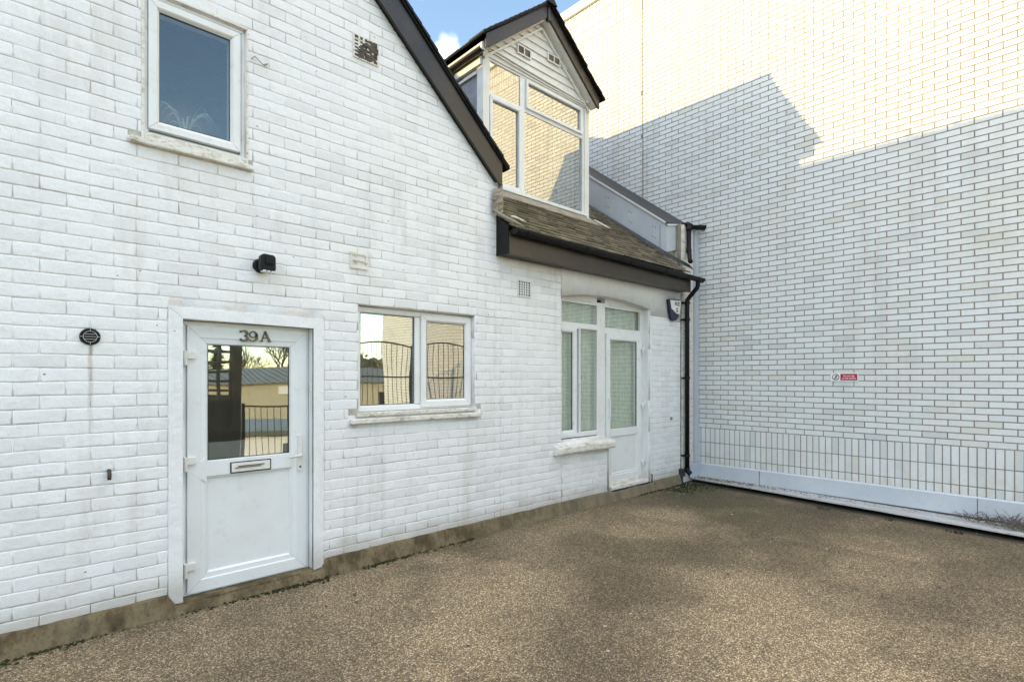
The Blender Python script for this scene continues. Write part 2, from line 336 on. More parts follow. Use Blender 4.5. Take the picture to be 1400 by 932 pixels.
def bricks(m, mp, u0, u1, v0, v1, L, H, joint, depth, inset, uo=0., vo=0., holes=(), jit=0., wob=0., segs=1, stack=False, cuts=(), tonef=None):
    """one low relief block per brick; mp(u,v,w) -> world, w = out of the wall"""
    r0 = math.floor((v0 - vo) / H) - 1
    for r in range(r0, int((v1 - vo) / H) + 2):
        a, b = vo + r * H, vo + (r + 1) * H
        a, b = max(a, v0), min(b, v1)
        if b - a < .02: continue
        off = uo + (0 if (stack or r % 2 == 0) else L / 2)
        k0 = math.floor((u0 - off) / L) - 1
        edges = []
        k = k0
        while off + k * L < u1 + L:
            jj = R.uniform(-1, 1) * jit * 2 if not stack else 0
            edges.append(off + k * L + jj); k += 1
        segl = [(edges[i], edges[i + 1]) for i in range(len(edges) - 1)]
        # wall ends, openings and straight joints
        cutz = [(-1e9, u0), (u1, 1e9)] + [(h[0], h[1]) for h in holes if h[3] > a + .012 and h[2] < b - .012] + [(c - .004, c + .004) for c in cuts]
        for ca, cb in cutz:
            ns = []
            for s0, s1 in segl:
                if s1 <= ca or s0 >= cb: ns.append((s0, s1)); continue
                if s0 < ca: ns.append((s0, ca))
                if s1 > cb: ns.append((cb, s1))
            segl = ns
        for s0, s1 in segl:
            g = joint / 2
            if s1 - s0 < joint + .02: continue
            q_ = (lambda: g * R.uniform(.1, 1.6)) if wob else (lambda: g)
            x0, x1, y0, y1 = s0 + q_(), s1 - q_(), a + q_(), b - q_()
            per = []
            nx = max(1, segs * 3 if s1 - s0 > .1 else segs); ny = segs
            if segs == 1: nx = ny = 1
            for i in range(nx): per.append((x0 + (x1 - x0) * i / nx, y0))
            for i in range(ny): per.append((x1, y0 + (y1 - y0) * i / ny))
            for i in range(nx): per.append((x1 - (x1 - x0) * i / nx, y1))
            for i in range(ny): per.append((x0, y1 - (y1 - y0) * i / ny))
            n = len(per); cx, cy = (x0 + x1) / 2, (y0 + y1) / 2
            push = R.uniform(-1, 1) * jit * .5; tx = R.uniform(-1, 1) * jit * 4; ty = R.uniform(-1, 1) * jit * 10
            back = []; mid = []; front = []; inner = []
            for px, py in per:
                px += R.uniform(-1, 1) * wob; py += R.uniform(-1, 1) * wob; dw = 0
                if wob:
                    q1 = Vector((px * 3.1, py * 7, 1.3)); px_, py_ = px, py
                    px += noise.noise(q1) * .007; py += noise.noise(q1 + Vector((9, 3, 1))) * .0055; dw = noise.noise(Vector((px_ * 1.6, py_ * 2.2, 7))) * .0012
                w = push + (px - cx) * tx + (py - cy) * ty + dw
                sx = inset * (1 if px < cx else -1) if abs(px - cx) > (x1 - x0) / 2 - inset - 4 * wob else 0
                sy = inset * (1 if py < cy else -1) if abs(py - cy) > (y1 - y0) / 2 - inset - 4 * wob else 0
                back.append(mp(px, py, -depth)); mid.append(mp(px + sx * .25, py + sy * .25, w - min(inset * .6, .0010 if L < .235 else .0013))); front.append(mp(px + sx, py + sy, w)); inner.append(mp(px + sx * 1.7, py + sy * 1.7, w + (.0002 if wob else 0)))
            t = tonef() if tonef else R.random()
            if wob: fs = [tuple(range(3 * n, 4 * n))]
            else: fs = [tuple(range(2 * n, 3 * n))]; inner = []
            for q in ((0, n, 2 * n) if wob else (0, n)): fs += [(i + q, (i + 1) % n + q, (i + 1) % n + n + q, i + n + q) for i in range(n)]
            m.add(back + mid + front + inner, fs, joint=[1.] * n + [.35] * n + [0.] * (n + len(inner)), tone=t)

def cells(m, xs, zs, y0, y1, skip, **a):
    for i in range(len(xs) - 1):
        for j in range(len(zs) - 1):
            cx, cz = (xs[i] + xs[i + 1]) / 2, (zs[j] + zs[j + 1]) / 2
            if skip(cx, cz): continue
            m.box(xs[i], xs[i + 1], y0, y1, zs[j], zs[j + 1], **a)

# ================================================================== HOUSE
house = empty('house', (3.2, 2.0, 0), 'white painted brick house with a gable, a slate roofed dormer and a numbered white door', 'house')
OPEN = [(.863, 1.788, .06, 2.035), (2.183, 3.472, 1.30, 2.257), (.64, 1.275, 3.22, 4.225), (4.80, 5.74, .84, 2.69), (5.74, 6.713, .12, 2.69)]
RAKE_R = (Vector((3.70, 0, 3.77)), Vector((.90, 0, 1)).normalized())
RAKE_L = (Vector((-.78, 0, 3.77)), Vector((-.90, 0, 1)).normalized())
fm = lambda u, v, w: (u, -w, v)
XW = 7.55
tone = lambda: R.random() ** 3 * .6
wall = M(); gw = M()
holes = OPEN + [(.776, 1.875, .0, 2.115), (4.80, 7.55, 2.52, 3.2), (4.80, 5.80, .70, 1.0), (.55, 1.32, 3.165, 3.25), (2.09, 3.55, 1.22, 1.32), (5.70, 5.76, .12, .8)]
bricks(gw, fm, -1.2, 3.83, .12, 6.2, .242, .0827, .0036, .0035, .0055, .356, 1.104 - .0827 * 12, holes, .0014, .0013, 2, tonef=tone)
bricks(wall, fm, 3.83, 4.80, .12, 2.93, .242, .0827, .0032, .0035, .0055, .356, 1.104 - .0827 * 12, holes, .0015, .0018, 2, tonef=tone)
bricks(wall, fm, 4.803, XW, .12, 2.93, .23, .076, .0030, .002, .004, .11, .12, holes, .0008, .0026, 2, tonef=tone)
# backing with real openings
xs = sorted({-1.2, .64, .863, 1.275, 1.788, 2.183, 3.472, 3.83, 4.80, 5.74, 6.713, XW}); zs = sorted({.0, .06, .12, .84, 1.30, 2.035, 2.257, 2.69, 3.10, 3.22, 4.225, 6.2})
def skip(x, z):
    for a, b, c, d in OPEN:
        if a < x < b and c < z < d: return True
    return z > 3.10 and x > 3.83
cells(wall, [x for x in xs if x > 3.8], zs, .0030, .30, skip, joint=.75, tone=0.)
cells(gw, [x for x in xs if x < 3.9], zs, .0034, .30, skip, joint=.75, tone=0.)
# arched head: rendered band over the garden door with a shallow curve beneath
arc = [(4.80, 2.603), (5.0, 2.635), (5.25, 2.664), (5.5, 2.679), (5.75, 2.683), (6.0, 2.676), (6.25, 2.659), (6.5, 2.633), (6.713, 2.602)]
band = [(4.797, 2.94)] + [(4.797, 2.52), (4.80, 2.52)] + arc + [(6.713, 2.52), (XW, 2.52), (XW, 2.94)]
wall.prism(arc + [(6.713, 2.70), (4.80, 2.70)], .002, .28, joint=0., tone=0.)
for (xa, za), (xb, zb) in zip(arc, arc[1:]): wall.add([(xa, -.003, za), (xb, -.003, zb), (xb, -.003, 2.94), (xa, -.003, 2.94), (xa, .02, za), (xb, .02, zb)], [(0, 1, 2, 3), (4, 5, 1, 0)], joint=0., tone=.1)
wall.add([(6.713, -.003, 2.52), (XW, -.003, 2.52), (XW, -.003, 2.94), (6.713, -.003, 2.94), (XW, .05, 2.52), (XW, .05, 2.94), (6.713, .01, 2.52)], [(0, 1, 2, 3), (1, 4, 5, 2), (0, 6, 4, 1)], joint=0., tone=0.)
gw.build('front_wall', 'brick', house, clip=[RAKE_R, RAKE_L], recalc=False, smooth=True)
wall.build('front_wall', 'brick', house, recalc=False, smooth=True)

side = M()
side.box(-1.2, -.9, .30, 11, 0, 3.9); side.box(-.9, 7.55, 10.7, 11, 0, 3.3); side.box(7.25, 7.55, .30, 10.7, 0, 3.3)
side.box(3.60, 3.83, .30, 2.5, 3.1, 3.80)
side.build('side_wall', 'brick', house)
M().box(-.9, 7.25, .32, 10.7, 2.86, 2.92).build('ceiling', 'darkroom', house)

# ---- render band round the front door
ds = M()
yb = -.010
ds.prism([(.776, .07), (.863, .06), (.863, 2.035), (.776, 2.112)], yb, .02)
ds.prism([(.776, 2.113), (.863, 2.036), (1.788, 2.024), (1.872, 2.103)], yb, .02)
ds.prism([(1.788, .06), (1.870, .075), (1.872, 2.102), (1.788, 2.023)], yb, .02)
ds.box(1.7845, 1.7872, .021, .088, .066, 2.022)
ds.build('door_surround', 'brick', house, bevel=.004)

# ---- door 39A
PROF = lambda w, yf, yb: [(0, yb), (0, yf), (w * .72, yf), (w * .86, yf + .006), (w, yf + .016), (w, yb)]
door = M()
door.frame(.906, 1.757, .080, 1.998, [(0, .13), (0, .072), (.082, .072), (.092, .078), (.118, .080), (.120, .13)]).build('door', 'door', house, label='white plastic front door with a glazed upper half')
door = bpy.data.objects['door']
fr = M(); fr.frame(.868, 1.784, .052, 2.030, [(0, .17), (0, .09), (.030, .09), (.038, .10), (.038, .17)]); fr.build('door_frame', 'door', house, bevel=.002)
mr = M(); mr.prism([(1.026, .905), (1.640, .905), (1.640, 1.005), (1.026, 1.005)], .072, .13)
mr.prism([(.91, .955), (1.03, .86), (1.03, 1.05)], .0712, .12)
mr.build('middle_rail', 'door', door, bevel=.003)
M().box(1.02, 1.645, .096, .12, .19, .91).build('lower_panel', 'door', door)
bd = M(); bd.frame(1.024, 1.640, .197, .903, [(0, .10), (0, .084), (.006, .080), (.016, .088), (.018, .10)]); bd.build('panel_bead', 'door', door)
bd = M(); bd.frame(1.024, 1.640, 1.006, 1.880, [(0, .10), (0, .082), (.006, .078), (.014, .088), (.016, .10)]); bd.build('glazing_bead', 'door', door)
gk = M(); gk.frame(1.040, 1.624, 1.022, 1.864, [(0, .11), (0, .087), (.003, .087), (.003, .11)]); gk.build('gasket', 'gasket', door)
M().box(1.038, 1.626, .0925, .0985, 1.02, 1.866).build('glass_pane', 'glass', door)
lb = M(); lb.frame(1.185, 1.478, .908, .992, [(0, .08), (0, .064), (.008, .064), (.008, .08)]); lb.build('letterbox', 'gasket', door, bevel=.002)
lbx = bpy.data.objects['letterbox']
M().box(1.193, 1.470, .060, .075, .916, .984).build('flap', 'hinge', lbx, bevel=.004) if False else None
fl = M(); fl.box(1.193, 1.470, .060, .075, .916, .984); fl.build('letterbox_flap', 'hinge', door, bevel=.004)
fl = M(); fl.box(1.235, 1.425, .0535, .0598, .956, .962); fl.box(1.215, 1.40, .0535, .0598, .946, .951); fl.build('letterbox_lip', 'brass', door, bevel=.001)
hd = M(); hd.prism([(1.703 + .018 * math.cos(a) + .0, (1.145 if a < math.pi else .885) + .018 * math.sin(a)) for a in [math.pi * k / 8 for k in range(17)]], .055, .073); hd.build('handle_plate', 'hinge', door, bevel=.003)
hd = M(); hd.tube([(1.703, .062, 1.0), (1.703, .03, 1.0), (1.685, .018, .998), (1.605, .018, .992)], [.013, .012, .012, .010], 10); hd.build('handle', 'hinge', door, smooth=True)
kh = M(); kh.tube([(1.703, .0535, .905), (1.703, .06, .905)], .0095, 12); kh.build('keyhole', 'brass', door)
for i, z in enumerate((1.765, 1.011, .257)):
    if i == 0:
        hg = M(); hg.box(.878, .900, .045, .092, z - .055, z + .05); hg.box(.893, .955, .050, .073, z - .006, z + .045)
        hg.tube([(.889, .046, z - .052), (.889, .046, z + .048)], .012, 10); h0 = hg.build('hinge', 'hinge', door, bevel=.002)
    else: copy_part(h0, door, (0, 0, z - 1.765))
M().box(1.7875 - .012, 1.787, .035, .06, 1.505, 1.57).build('doorbell', 'hinge', house, bevel=.004, label='small white push bell on the right jamb of the front door')

# numbers 3 9 A, cast in brass colour with serifs
def stroke(m, pts, w, y0, y1):
    n = len(pts); L = []; Rr = []
    for i, p in enumerate(pts):
        a = Vector(pts[max(i - 1, 0)]); b = Vector(pts[min(i + 1, n - 1)]); t = (b - a).normalized(); nn = Vector((-t.y, t.x))
        ww = w[i] if hasattr(w, '__len__') else w
        L.append(Vector(p) + nn * ww / 2); Rr.append(Vector(p) - nn * ww / 2)
    for i in range(n - 1): m.prism([L[i], L[i + 1], Rr[i + 1], Rr[i]], y0, y1)
def arcp(cx, cz, r, a0, a1, n=12, rx=None): return [(cx + (rx or r) * math.cos(math.radians(a0 + (a1 - a0) * k / n)), cz + r * math.sin(math.radians(a0 + (a1 - a0) * k / n))) for k in range(n + 1)]
nm = M(); y0, y1 = .060, .071
z0 = 1.903
stroke(nm, arcp(1.279, z0 + .058, .019, 150, -80, 12, .023), [.008, .01, .011, .012, .014, .017, .019, .019, .018, .015, .012, .010, .009], y0, y1)
stroke(nm, arcp(1.279, z0 + .021, .020, 80, -150, 12, .026), [.009, .010, .012, .015, .018, .020, .020, .019, .016, .013, .012, .010, .010], y0, y1)
nm.box(1.251, 1.262, y0, y1, z0 + .062, z0 + .078); nm.box(1.251, 1.262, y0, y1, z0 + .002, z0 + .019)
nm.build('number_three', 'brass', door)
nm = M(); stroke(nm, arcp(1.345, z0 + .052, .022, 0, 360, 20, .024), [.017, .015, .012, .011, .010, .010, .010, .010, .010, .010, .011, .010, .010, .010, .009, .009, .010, .011, .014, .016, .017], y0, y1)
stroke(nm, [(1.370, z0 + .055)] + arcp(1.343, z0 + .028, .026, 0, -150, 10, .029), [.018, .02, .019, .017, .014, .012, .011, .010, .009, .009, .010, .011], y0, y1)
nm.build('number_nine', 'brass', door)
nm = M(); stroke(nm, [(1.434, z0 + .080), (1.407, z0 + .004)], .008, y0, y1); stroke(nm, [(1.432, z0 + .082), (1.467, z0 + .004)], .015, y0, y1)
stroke(nm, [(1.418, z0 + .030), (1.452, z0 + .030)], .007, y0 + .001, y1); stroke(nm, [(1.396, z0 + .003), (1.418, z0 + .003)], .006, y0, y1); stroke(nm, [(1.454, z0 + .003), (1.479, z0 + .003)], .006, y0, y1)
nm.build('letter_a', 'brass', door)

# ---- window helper
def pane(x0, x1, z0, z1, y, parent, g='glass'):
    a = M(); a.frame(x0 - .001, x1 + .001, z0 - .001, z1 + .001, [(0, y + .012), (0, y - .004), (.004, y - .004), (.004, y + .012)]); a.build('gasket', 'gasket', parent)
    if g != 'glassb': return M().box(x0, x1, y, y + .006, z0, z1).build('glass_pane', g, parent)
    b = M(); N_ = 24                            # a sealed unit that has sunk in slightly
    for j in range(N_ + 1):
        for i in range(N_ + 1):
            u, v = i / N_ * 2 - 1, j / N_ * 2 - 1; b.v.append((x0 + (x1 - x0) * i / N_, y + .0008 * (1 - u * u) * (1 - v * v), z0 + (z1 - z0) * j / N_))
    for j in range(N_):
        for i in range(N_): a_ = j * (N_ + 1) + i; b.f.append((a_, a_ + 1, a_ + N_ + 2, a_ + N_ + 1))
    return b.build('glass_pane', g, parent, smooth=True, recalc=False)

# lower window
w = M(); w.frame(2.186, 3.472, 1.325, 2.250, [(0, .13), (0, .060), (.040, .060), (.048, .066), (.054, .085), (.054, .13)]).box(2.790, 2.848, .060, .13, 1.378, 2.197)
win = w.build('window', 'upvc', house, bevel=.0025, label='two pane white plastic window beside the front door')
c = M(); c.frame(2.853, 3.452, 1.345, 2.232, [(0, .10), (0, .040), (.050, .040), (.062, .048), (.072, .060), (.072, .10)]); cs = c.build('casement', 'upvc', win, bevel=.002)
pane(2.24, 2.790, 1.379, 2.196, .082, win); pane(2.925, 3.380, 1.417, 2.160, .062, win, 'glassb')
s_ = M(); s_.box(2.165, 3.485, -.024, .06, 1.286, 1.322); s_.build('window_sill', 'sill', win, bevel=.006, label='weathered upper sill board')
s_ = M(); s_.box(2.105, 3.535, -.042, .02, 1.226, 1.270); s_.build('stone_sill', 'sill', win, bevel=.008)

# upper window
w = M(); w.frame(.642, 1.274, 3.262, 4.222, [(0, .12), (0, .026), (.018, .026), (.024, .036), (.030, .036), (.030, .12)])
win = w.build('window', 'upvc', house, bevel=.002, label='single white window high in the gable')
c = M(); c.frame(.664, 1.236, 3.305, 4.186, [(0, .10), (0, .006), (.044, .006), (.054, .014), (.066, .028), (.066, .10)]); c.build('casement', 'upvc', win, bevel=.002)
pane(.728, 1.171, 3.371, 4.119, .030, win, 'glassu')
s_ = M(); s_.box(.640, 1.276, -.012, .04, 3.222, 3.262); s_.build('window_sill', 'sill', win, bevel=.004)
s_ = M(); s_.box(.556, 1.318, -.040, .02, 3.176, 3.214); s_.build('stone_sill', 'sill', win, bevel=.008)
w = M(); w.box(.622, .640, -.006, .03, 3.20, 4.24); w.box(.622, 1.29, -.006, .03, 4.226, 4.245); w.box(1.277, 1.290, -.006, .03, 3.20, 4.225); w.build('window_trim', 'sill2', house, bevel=.003)

# garden door with side windows
YD = .13
fr = M(); fr.box(4.80, 4.955, YD, .20, .87, 2.60); fr.box(4.955, 5.66, YD + .002, .20, 2.245, 2.322)
fr.box(5.655, 5.822, YD, .20, .115, 2.62); fr.box(5.822, 6.712, YD + .002, .20, 2.218, 2.300); fr.box(6.655, 6.712, YD, .20, .115, 2.62)
fr.box(5.822, 6.655, YD + .003, .20, 2.568, 2.69); fr.box(4.955, 5.655, YD + .003, .20, 2.572, 2.69); fr.box(4.955, 5.655, YD + .002, .20, .872, .92)
unit = fr.build('garden_door', 'upvc', house, bevel=.003, label='white garden door with tall side windows under a shallow arch')
c = M(); c.frame(4.90, 5.225, .905, 2.250, [(0, .19), (0, YD - .015), (.045, YD - .015), (.055, YD - .008), (.062, YD), (.062, .19)], sides='rtb'); c.build('casement', 'upvc', unit, bevel=.002)
c = M(); c.frame(5.285, 5.690, .905, 2.278, [(0, .19), (0, YD - .006), (.022, YD - .006), (.030, YD), (.032, .19)]); c.build('casement', 'upvc', unit, bevel=.002)
for x0, x1, z0_, z1_ in ((4.955, 5.165, .965, 2.19), (5.316, 5.660, .935, 2.247), (4.955, 5.660, 2.322, 2.572), (5.822, 6.610, 2.300, 2.568)): pane(x0, x1, z0_, z1_, YD + .018, unit, 'glasst')
c = M(); c.frame(5.835, 6.650, .215, 2.222, [(0, .19), (0, YD - .022), (.075, YD - .022), (.085, YD - .014), (.094, YD), (.094, .19)]); leaf = c.build('door_leaf', 'upvc', unit, bevel=.002)
c = M(); c.box(5.928, 6.557, YD - .018, .18, .825, .930); c.build('middle_rail', 'upvc', unit, bevel=.003)
c = M(); c.box(5.925, 6.56, YD, .18, .30, .83); c.build('lower_panel', 'upvc', unit)
c = M(); c.frame(5.930, 6.556, .308, .826, [(0, .14), (0, YD - .012), (.008, YD - .014), (.016, YD - .002), (.018, .14)]); c.build('panel_bead', 'upvc', unit)
pane(5.930, 6.556, .928, 2.130, YD + .002, unit, 'glasst')
c = M(); c.box(5.83, 6.71, .02, .20, .115, .165); c.box(5.83, 6.655, YD - .03, .2, .166, .215); c.build('threshold', 'sill2', unit, bevel=.005)
c = M(); c.box(5.80, 6.74, -.012, .02, .100, .125); c.build('dark_threshold_edge', 'dark', unit)
c = M(); c.box(5.862, 5.876, .070, .085, 1.09, 1.36); c.box(5.862, 5.876, .085, .11, 1.10, 1.12); c.box(5.862, 5.876, .085, .11, 1.33, 1.35); c.build('handle', 'white', unit, bevel=.003)
for i, z in enumerate((2.02, 1.225, .41)):
    if i == 0:
        hg = M(); hg.box(6.635, 6.70, YD - .05, YD - .021, z - .005, z + .05); hg.tube([(6.66, YD - .045, z - .05), (6.66, YD - .045, z + .05)], .014, 10); h1 = hg.build('hinge', 'white', unit, bevel=.002)
    else: copy_part(h1, unit, (0, 0, z - 2.02))
for x0, x1 in ((4.93, 5.52), (5.92, 6.45)):
    c = M(); c.box(x0, x1, YD - .014, YD + .002, 2.604, 2.622); c.build('trickle_vent', 'hinge', unit, bevel=.003)
s_ = M()
pr = [(.12, .865), (.12, .705), (-.050, .705), (-.072, .715), (-.078, .735), (-.078, .785), (-.068, .802), (.08, .830)]
s_.prism(pr, 4.665, 5.785, 'x'); s_.build('stone_sill', 'sill2', unit, bevel=.006)
c = M(); c.box(6.705, 6.713, .03, .13, .125, 2.60); c.build('jamb', 'brick', unit)

# curtains (hang inside)
def curtain(x0, x1, y, z0, z1, amp=.02, wl=.09, mat='curtain', label='', shape=None):
    m = M(); n = int((x1 - x0) / .008); nz = 14
    for j in range(nz + 1):
        z = z0 + (z1 - z0) * j / nz
        for i in range(n + 1):
            t = i / n; xa, xb = (x0, x1) if not shape else shape(z)
            x = xa + (xb - xa) * t
            m.v.append((x, y + amp * math.sin(x0 + t * (x1 - x0) / wl * 6.28 + .6 * math.sin(t * 9)) * (.7 + .3 * math.sin(t * 23)), z))
    for j in range(nz):
        for i in range(n): a = j * (n + 1) + i; m.f.append((a, a + 1, a + n + 2, a + n + 1))
    return m.build('curtain', mat, None, label=label, cat='curtain', smooth=True, recalc=False)
curtain(4.85, 5.70, .225, .90, 2.60, .012, .07, label='pale green net curtain behind the tall side windows')
curtain(5.86, 6.65, .225, .25, 2.60, .012, .08, label='pale green net curtain behind the garden door glass')
curtain(5.55, 6.10, .94, 4.06, 5.5, .03, .11, 'white', 'white curtain drawn to the right behind the dormer glass', shape=lambda z: (5.50 + .10 * math.sin((z - 4) * 1.3), 6.12))

# house plant behind the gable window
pl = empty('potted_plant', (.92, .22, 3.25), 'arching pale leaved plant in a pot behind the high gable window', 'plant')
p = M()
for k in range(30):
    a = R.uniform(0, 6.28); l = R.uniform(.10, .24); pts = []
    for q in range(8):
        t = q / 7; pts.append(Vector((.92 + math.cos(a) * l * t, .20 + math.sin(a) * l * t * .35, 3.36 + .22 * math.sin(t * 2.5) * (l / .2) * R.uniform(.97, 1.03))))
    for q in range(7):
        w_ = .007 * (1 - q / 8); d_ = Vector((0, 0, w_)) if k % 2 else Vector((-math.sin(a) * w_, math.cos(a) * w_, w_ * .5))
        p.add([pts[q] - d_, pts[q + 1] - d_ * .9, pts[q + 1] + d_ * .9, pts[q] + d_], [(0, 1, 2, 3)])
p.build('leaves', 'leafp', pl, recalc=False)
p = M(); p.tube([(.92, .22, 3.25), (.92, .22, 3.37)], [.05, .07], 14); p.build('pot', 'pot', pl)

# ---- plinth of the house
m = M(); n = 300; x0_, x1_ = -7.8, 7.50
prof = [(0.02, .139), (-.012, .137), (-.022, .125), (-.035, .07), (-.055, .02), (-.075, -.02)]
for i in range(n + 1):
    x = x0_ + (x1_ - x0_) * i / n
    for q, (y, z) in enumerate(prof):
        d = noise.noise(Vector((x * 5, q * .7, 1))) * .012 + noise.noise(Vector((x * 22, q, 4))) * .006
        if .80 < x < 1.85: z = z * .42 if q < 3 else z * .6
        if 5.78 < x < 6.75 and q < 3: z = z * .85
        m.v.append((x, y - d, z + (d * .7 if q < 3 else 0)))
for i in range(n):
    for q in range(len(prof) - 1): a = i * len(prof) + q; m.f.append((a, a + 1, a + 1 + len(prof), a + len(prof)))
m.build('plinth', 'conc', house, recalc=True, smooth=True)
c = M(); c.box(.84, 1.81, -.018, .12, .045, .066); c.build('door_sill', 'conc', house, bevel=.006)

# ---- gable roof
RX, RZ = 1.46, 6.096
tilez = lambda x: RZ - .92 * abs(x - RX)
m = M()
for sgn in (1, -1):
    xe = RX + sgn * 2.41
    a = [(RX, RZ), (xe, tilez(xe)), (xe, tilez(xe) - .045), (RX, RZ - .055)]
    m.prism(a, -.078, 8.0)
    for k in range(26):                       # stepped tile edges along the verge
        t = k / 26; xa = RX + sgn * 2.41 * t; xb = RX + sgn * 2.41 * (k + 1.15) / 26
        m.prism([(xa, tilez(xa) + .004), (xb, tilez(xb) + .018), (xb, tilez(xb) - .02), (xa, tilez(xa) - .02)], -.092 + R.uniform(-.006, .006), .1)
m.build('gable_roof', 'black', house)
m = M()
for k in range(18):
    y = -.09 + k * .45
    m.prism([(RX - .13, RZ - .09), (RX - .02, RZ + .04), (RX + .02, RZ + .04), (RX + .13, RZ - .09)], y, y + .443)
for (yy, hh) in ((1.28, .17), (.80, .15)):           # unseen shards added on the ridge to cast two small shadow marks
    for q in range(5): y0_ = yy + R.uniform(-.03, .03); hq = hh * R.uniform(.4, 1); m.prism([(y0_ - .012, RZ), (y0_ + .012, RZ), (y0_ + .045, RZ + hq), (y0_ + .035, RZ + hq)], RX - .02 + q * .008, RX - .014 + q * .008, 'x')
m.build('ridge_tiles', 'slate', house)
for sgn in (1, -1):
    t0x, b0x = RX + sgn * 2.342, RX + sgn * 2.342
    zt = lambda x: RZ - .045 - .92 * abs(x - RX); zb = lambda x: 5.74 - .90 * abs(x - RX)
    m = M(); m.prism([(RX, zt(RX)), (t0x, zt(t0x)), (t0x, zb(t0x) + .03), (t0x - sgn * .03, zb(t0x - sgn * .03)), (RX, zb(RX))], -.06, -.036)
    m.build('bargeboard', 'barge', house, bevel=.003)
    m = M(); m.prism([(RX, zb(RX) + .03), (t0x - sgn * .04, zb(t0x - sgn * .04) + .03), (t0x - sgn * .07, zb(t0x - sgn * .07) + .005), (RX, zb(RX) + .005)], -.0355, .004)
    m.build('soffit', 'black', house)

# ---- main roof: tiled slope facing the yard
zr = lambda y: 3.38 + .75 * y
YR = 5.5
m = M()
m.add([(3.80, -.24, zr(-.24) - .03), (7.30, -.24, zr(-.24) - .03), (7.30, YR, zr(YR) - .03), (3.80, YR, zr(YR) - .03)], [(0, 1, 2, 3)], tone=.2)
m.add([(1.46, 1.9, zr(1.9) - .035), (3.80, 1.9, zr(1.9) - .035), (3.80, YR, zr(YR) - .035), (1.46, YR, zr(YR) - .035)], [(0, 1, 2, 3)], tone=.2)
m.add([(7.30, .6, zr(.6) - .04), (8.0, .6, zr(.6) - .04), (8.0, YR, zr(YR) - .04), (7.30, YR, zr(YR) - .04)], [(0, 1, 2, 3)], tone=.2)
m.add([(-1.2, YR, zr(YR) - .03), (8.0, YR, zr(YR) - .03), (8.0, 11.1, 3.3), (-1.2, 11.1, 3.3)], [(0, 1, 2, 3)], tone=.2)
m.add([(-1.2, YR, zr(YR) - .035), (1.46, YR, zr(YR) - .035), (1.46, 1.9, zr(1.9) - .035), (-1.2, .9, zr(.9))], [(0, 1, 2, 3)], tone=.2)
cs_, sn_ = 1 / math.sqrt(1 + .5625), .75 / math.sqrt(1 + .5625)
ey = .088
row = 0; y = -.30
while y < 4.2:
    x = 3.79 - (.085 if row % 2 else 0) ; 
    while x < 7.30:
        w_ = .168; xa, xb = max(x + .0025, 3.79), min(x + w_ - .0025, 7.31); x += w_
        if xb - xa < .02: continue
        if 4.42 < xa and xb < 6.15 and y > .95: continue
        lift = R.uniform(.024, .030); yy = y + R.uniform(-.003, .003); tl = R.uniform(-.0025, .0025)
        Lr = .15
        z_ = zr(yy)
        vs = []
        for (px, tt) in ((xa, tl), (xb, -tl)):
            for (s_t, th) in ((0, lift), (0, lift - .017), (Lr, -.004), (Lr, -.018)):
                vs.append((px, yy + s_t * cs_ - th * sn_ * .5 + tt, zr(yy) + s_t * sn_ + th + tt * .75))
        m.add(vs, [(0, 4, 5, 1), (0, 2, 6, 4), (0, 1, 3, 2), (4, 6, 7, 5), (1, 5, 7, 3)], tone=R.random())
    y += ey; row += 1
m.build('main_roof', 'slate', house)
# crumpled lead and mortar where the roof meets the gable wall
m = M(); n = 10
for i in range(n + 1):
    for j in range(5):
        t = i / n; u = j / 4
        y_ = -.03 - .03 * math.sin(u * 3.1) - .05 * t * (1 - t) + noise.noise(Vector((i * .9, j * .8, 3))) * .022
        m.v.append((3.69 + .14 * u + noise.noise(Vector((i, j, 7))) * .01, y_, 3.36 + .25 * t + .02 * u))
for i in range(n):
    for j in range(4): a = i * 5 + j; m.f.append((a, a + 1, a + 6, a + 5))
m.build('lead_flashing', 'leadb', house, recalc=False)
m = M(); m.tube([(3.68, -.04, 3.40), (3.74, -.07, 3.345), (3.80, -.13, 3.30), (3.86, -.22, 3.24), (3.93, -.27, 3.20)], [.012, .022, .02, .018, .01], 8); m.build('mortar_fillet', 'leadb', house, smooth=True)
m = M(); m.box(3.80, 3.835, -.03, .02, 3.35, 3.70); m.build('lead_upstand', 'leadb', house, bevel=.006)
m = M(); m.tube([(3.86, -.14, 3.33), (3.92, -.13, 3.335), (4.0, -.16, 3.31), (4.05, -.17, 3.30)], [.012, .014, .010, .004], 8); m.build('mortar_lump', 'sill2', house, smooth=True)

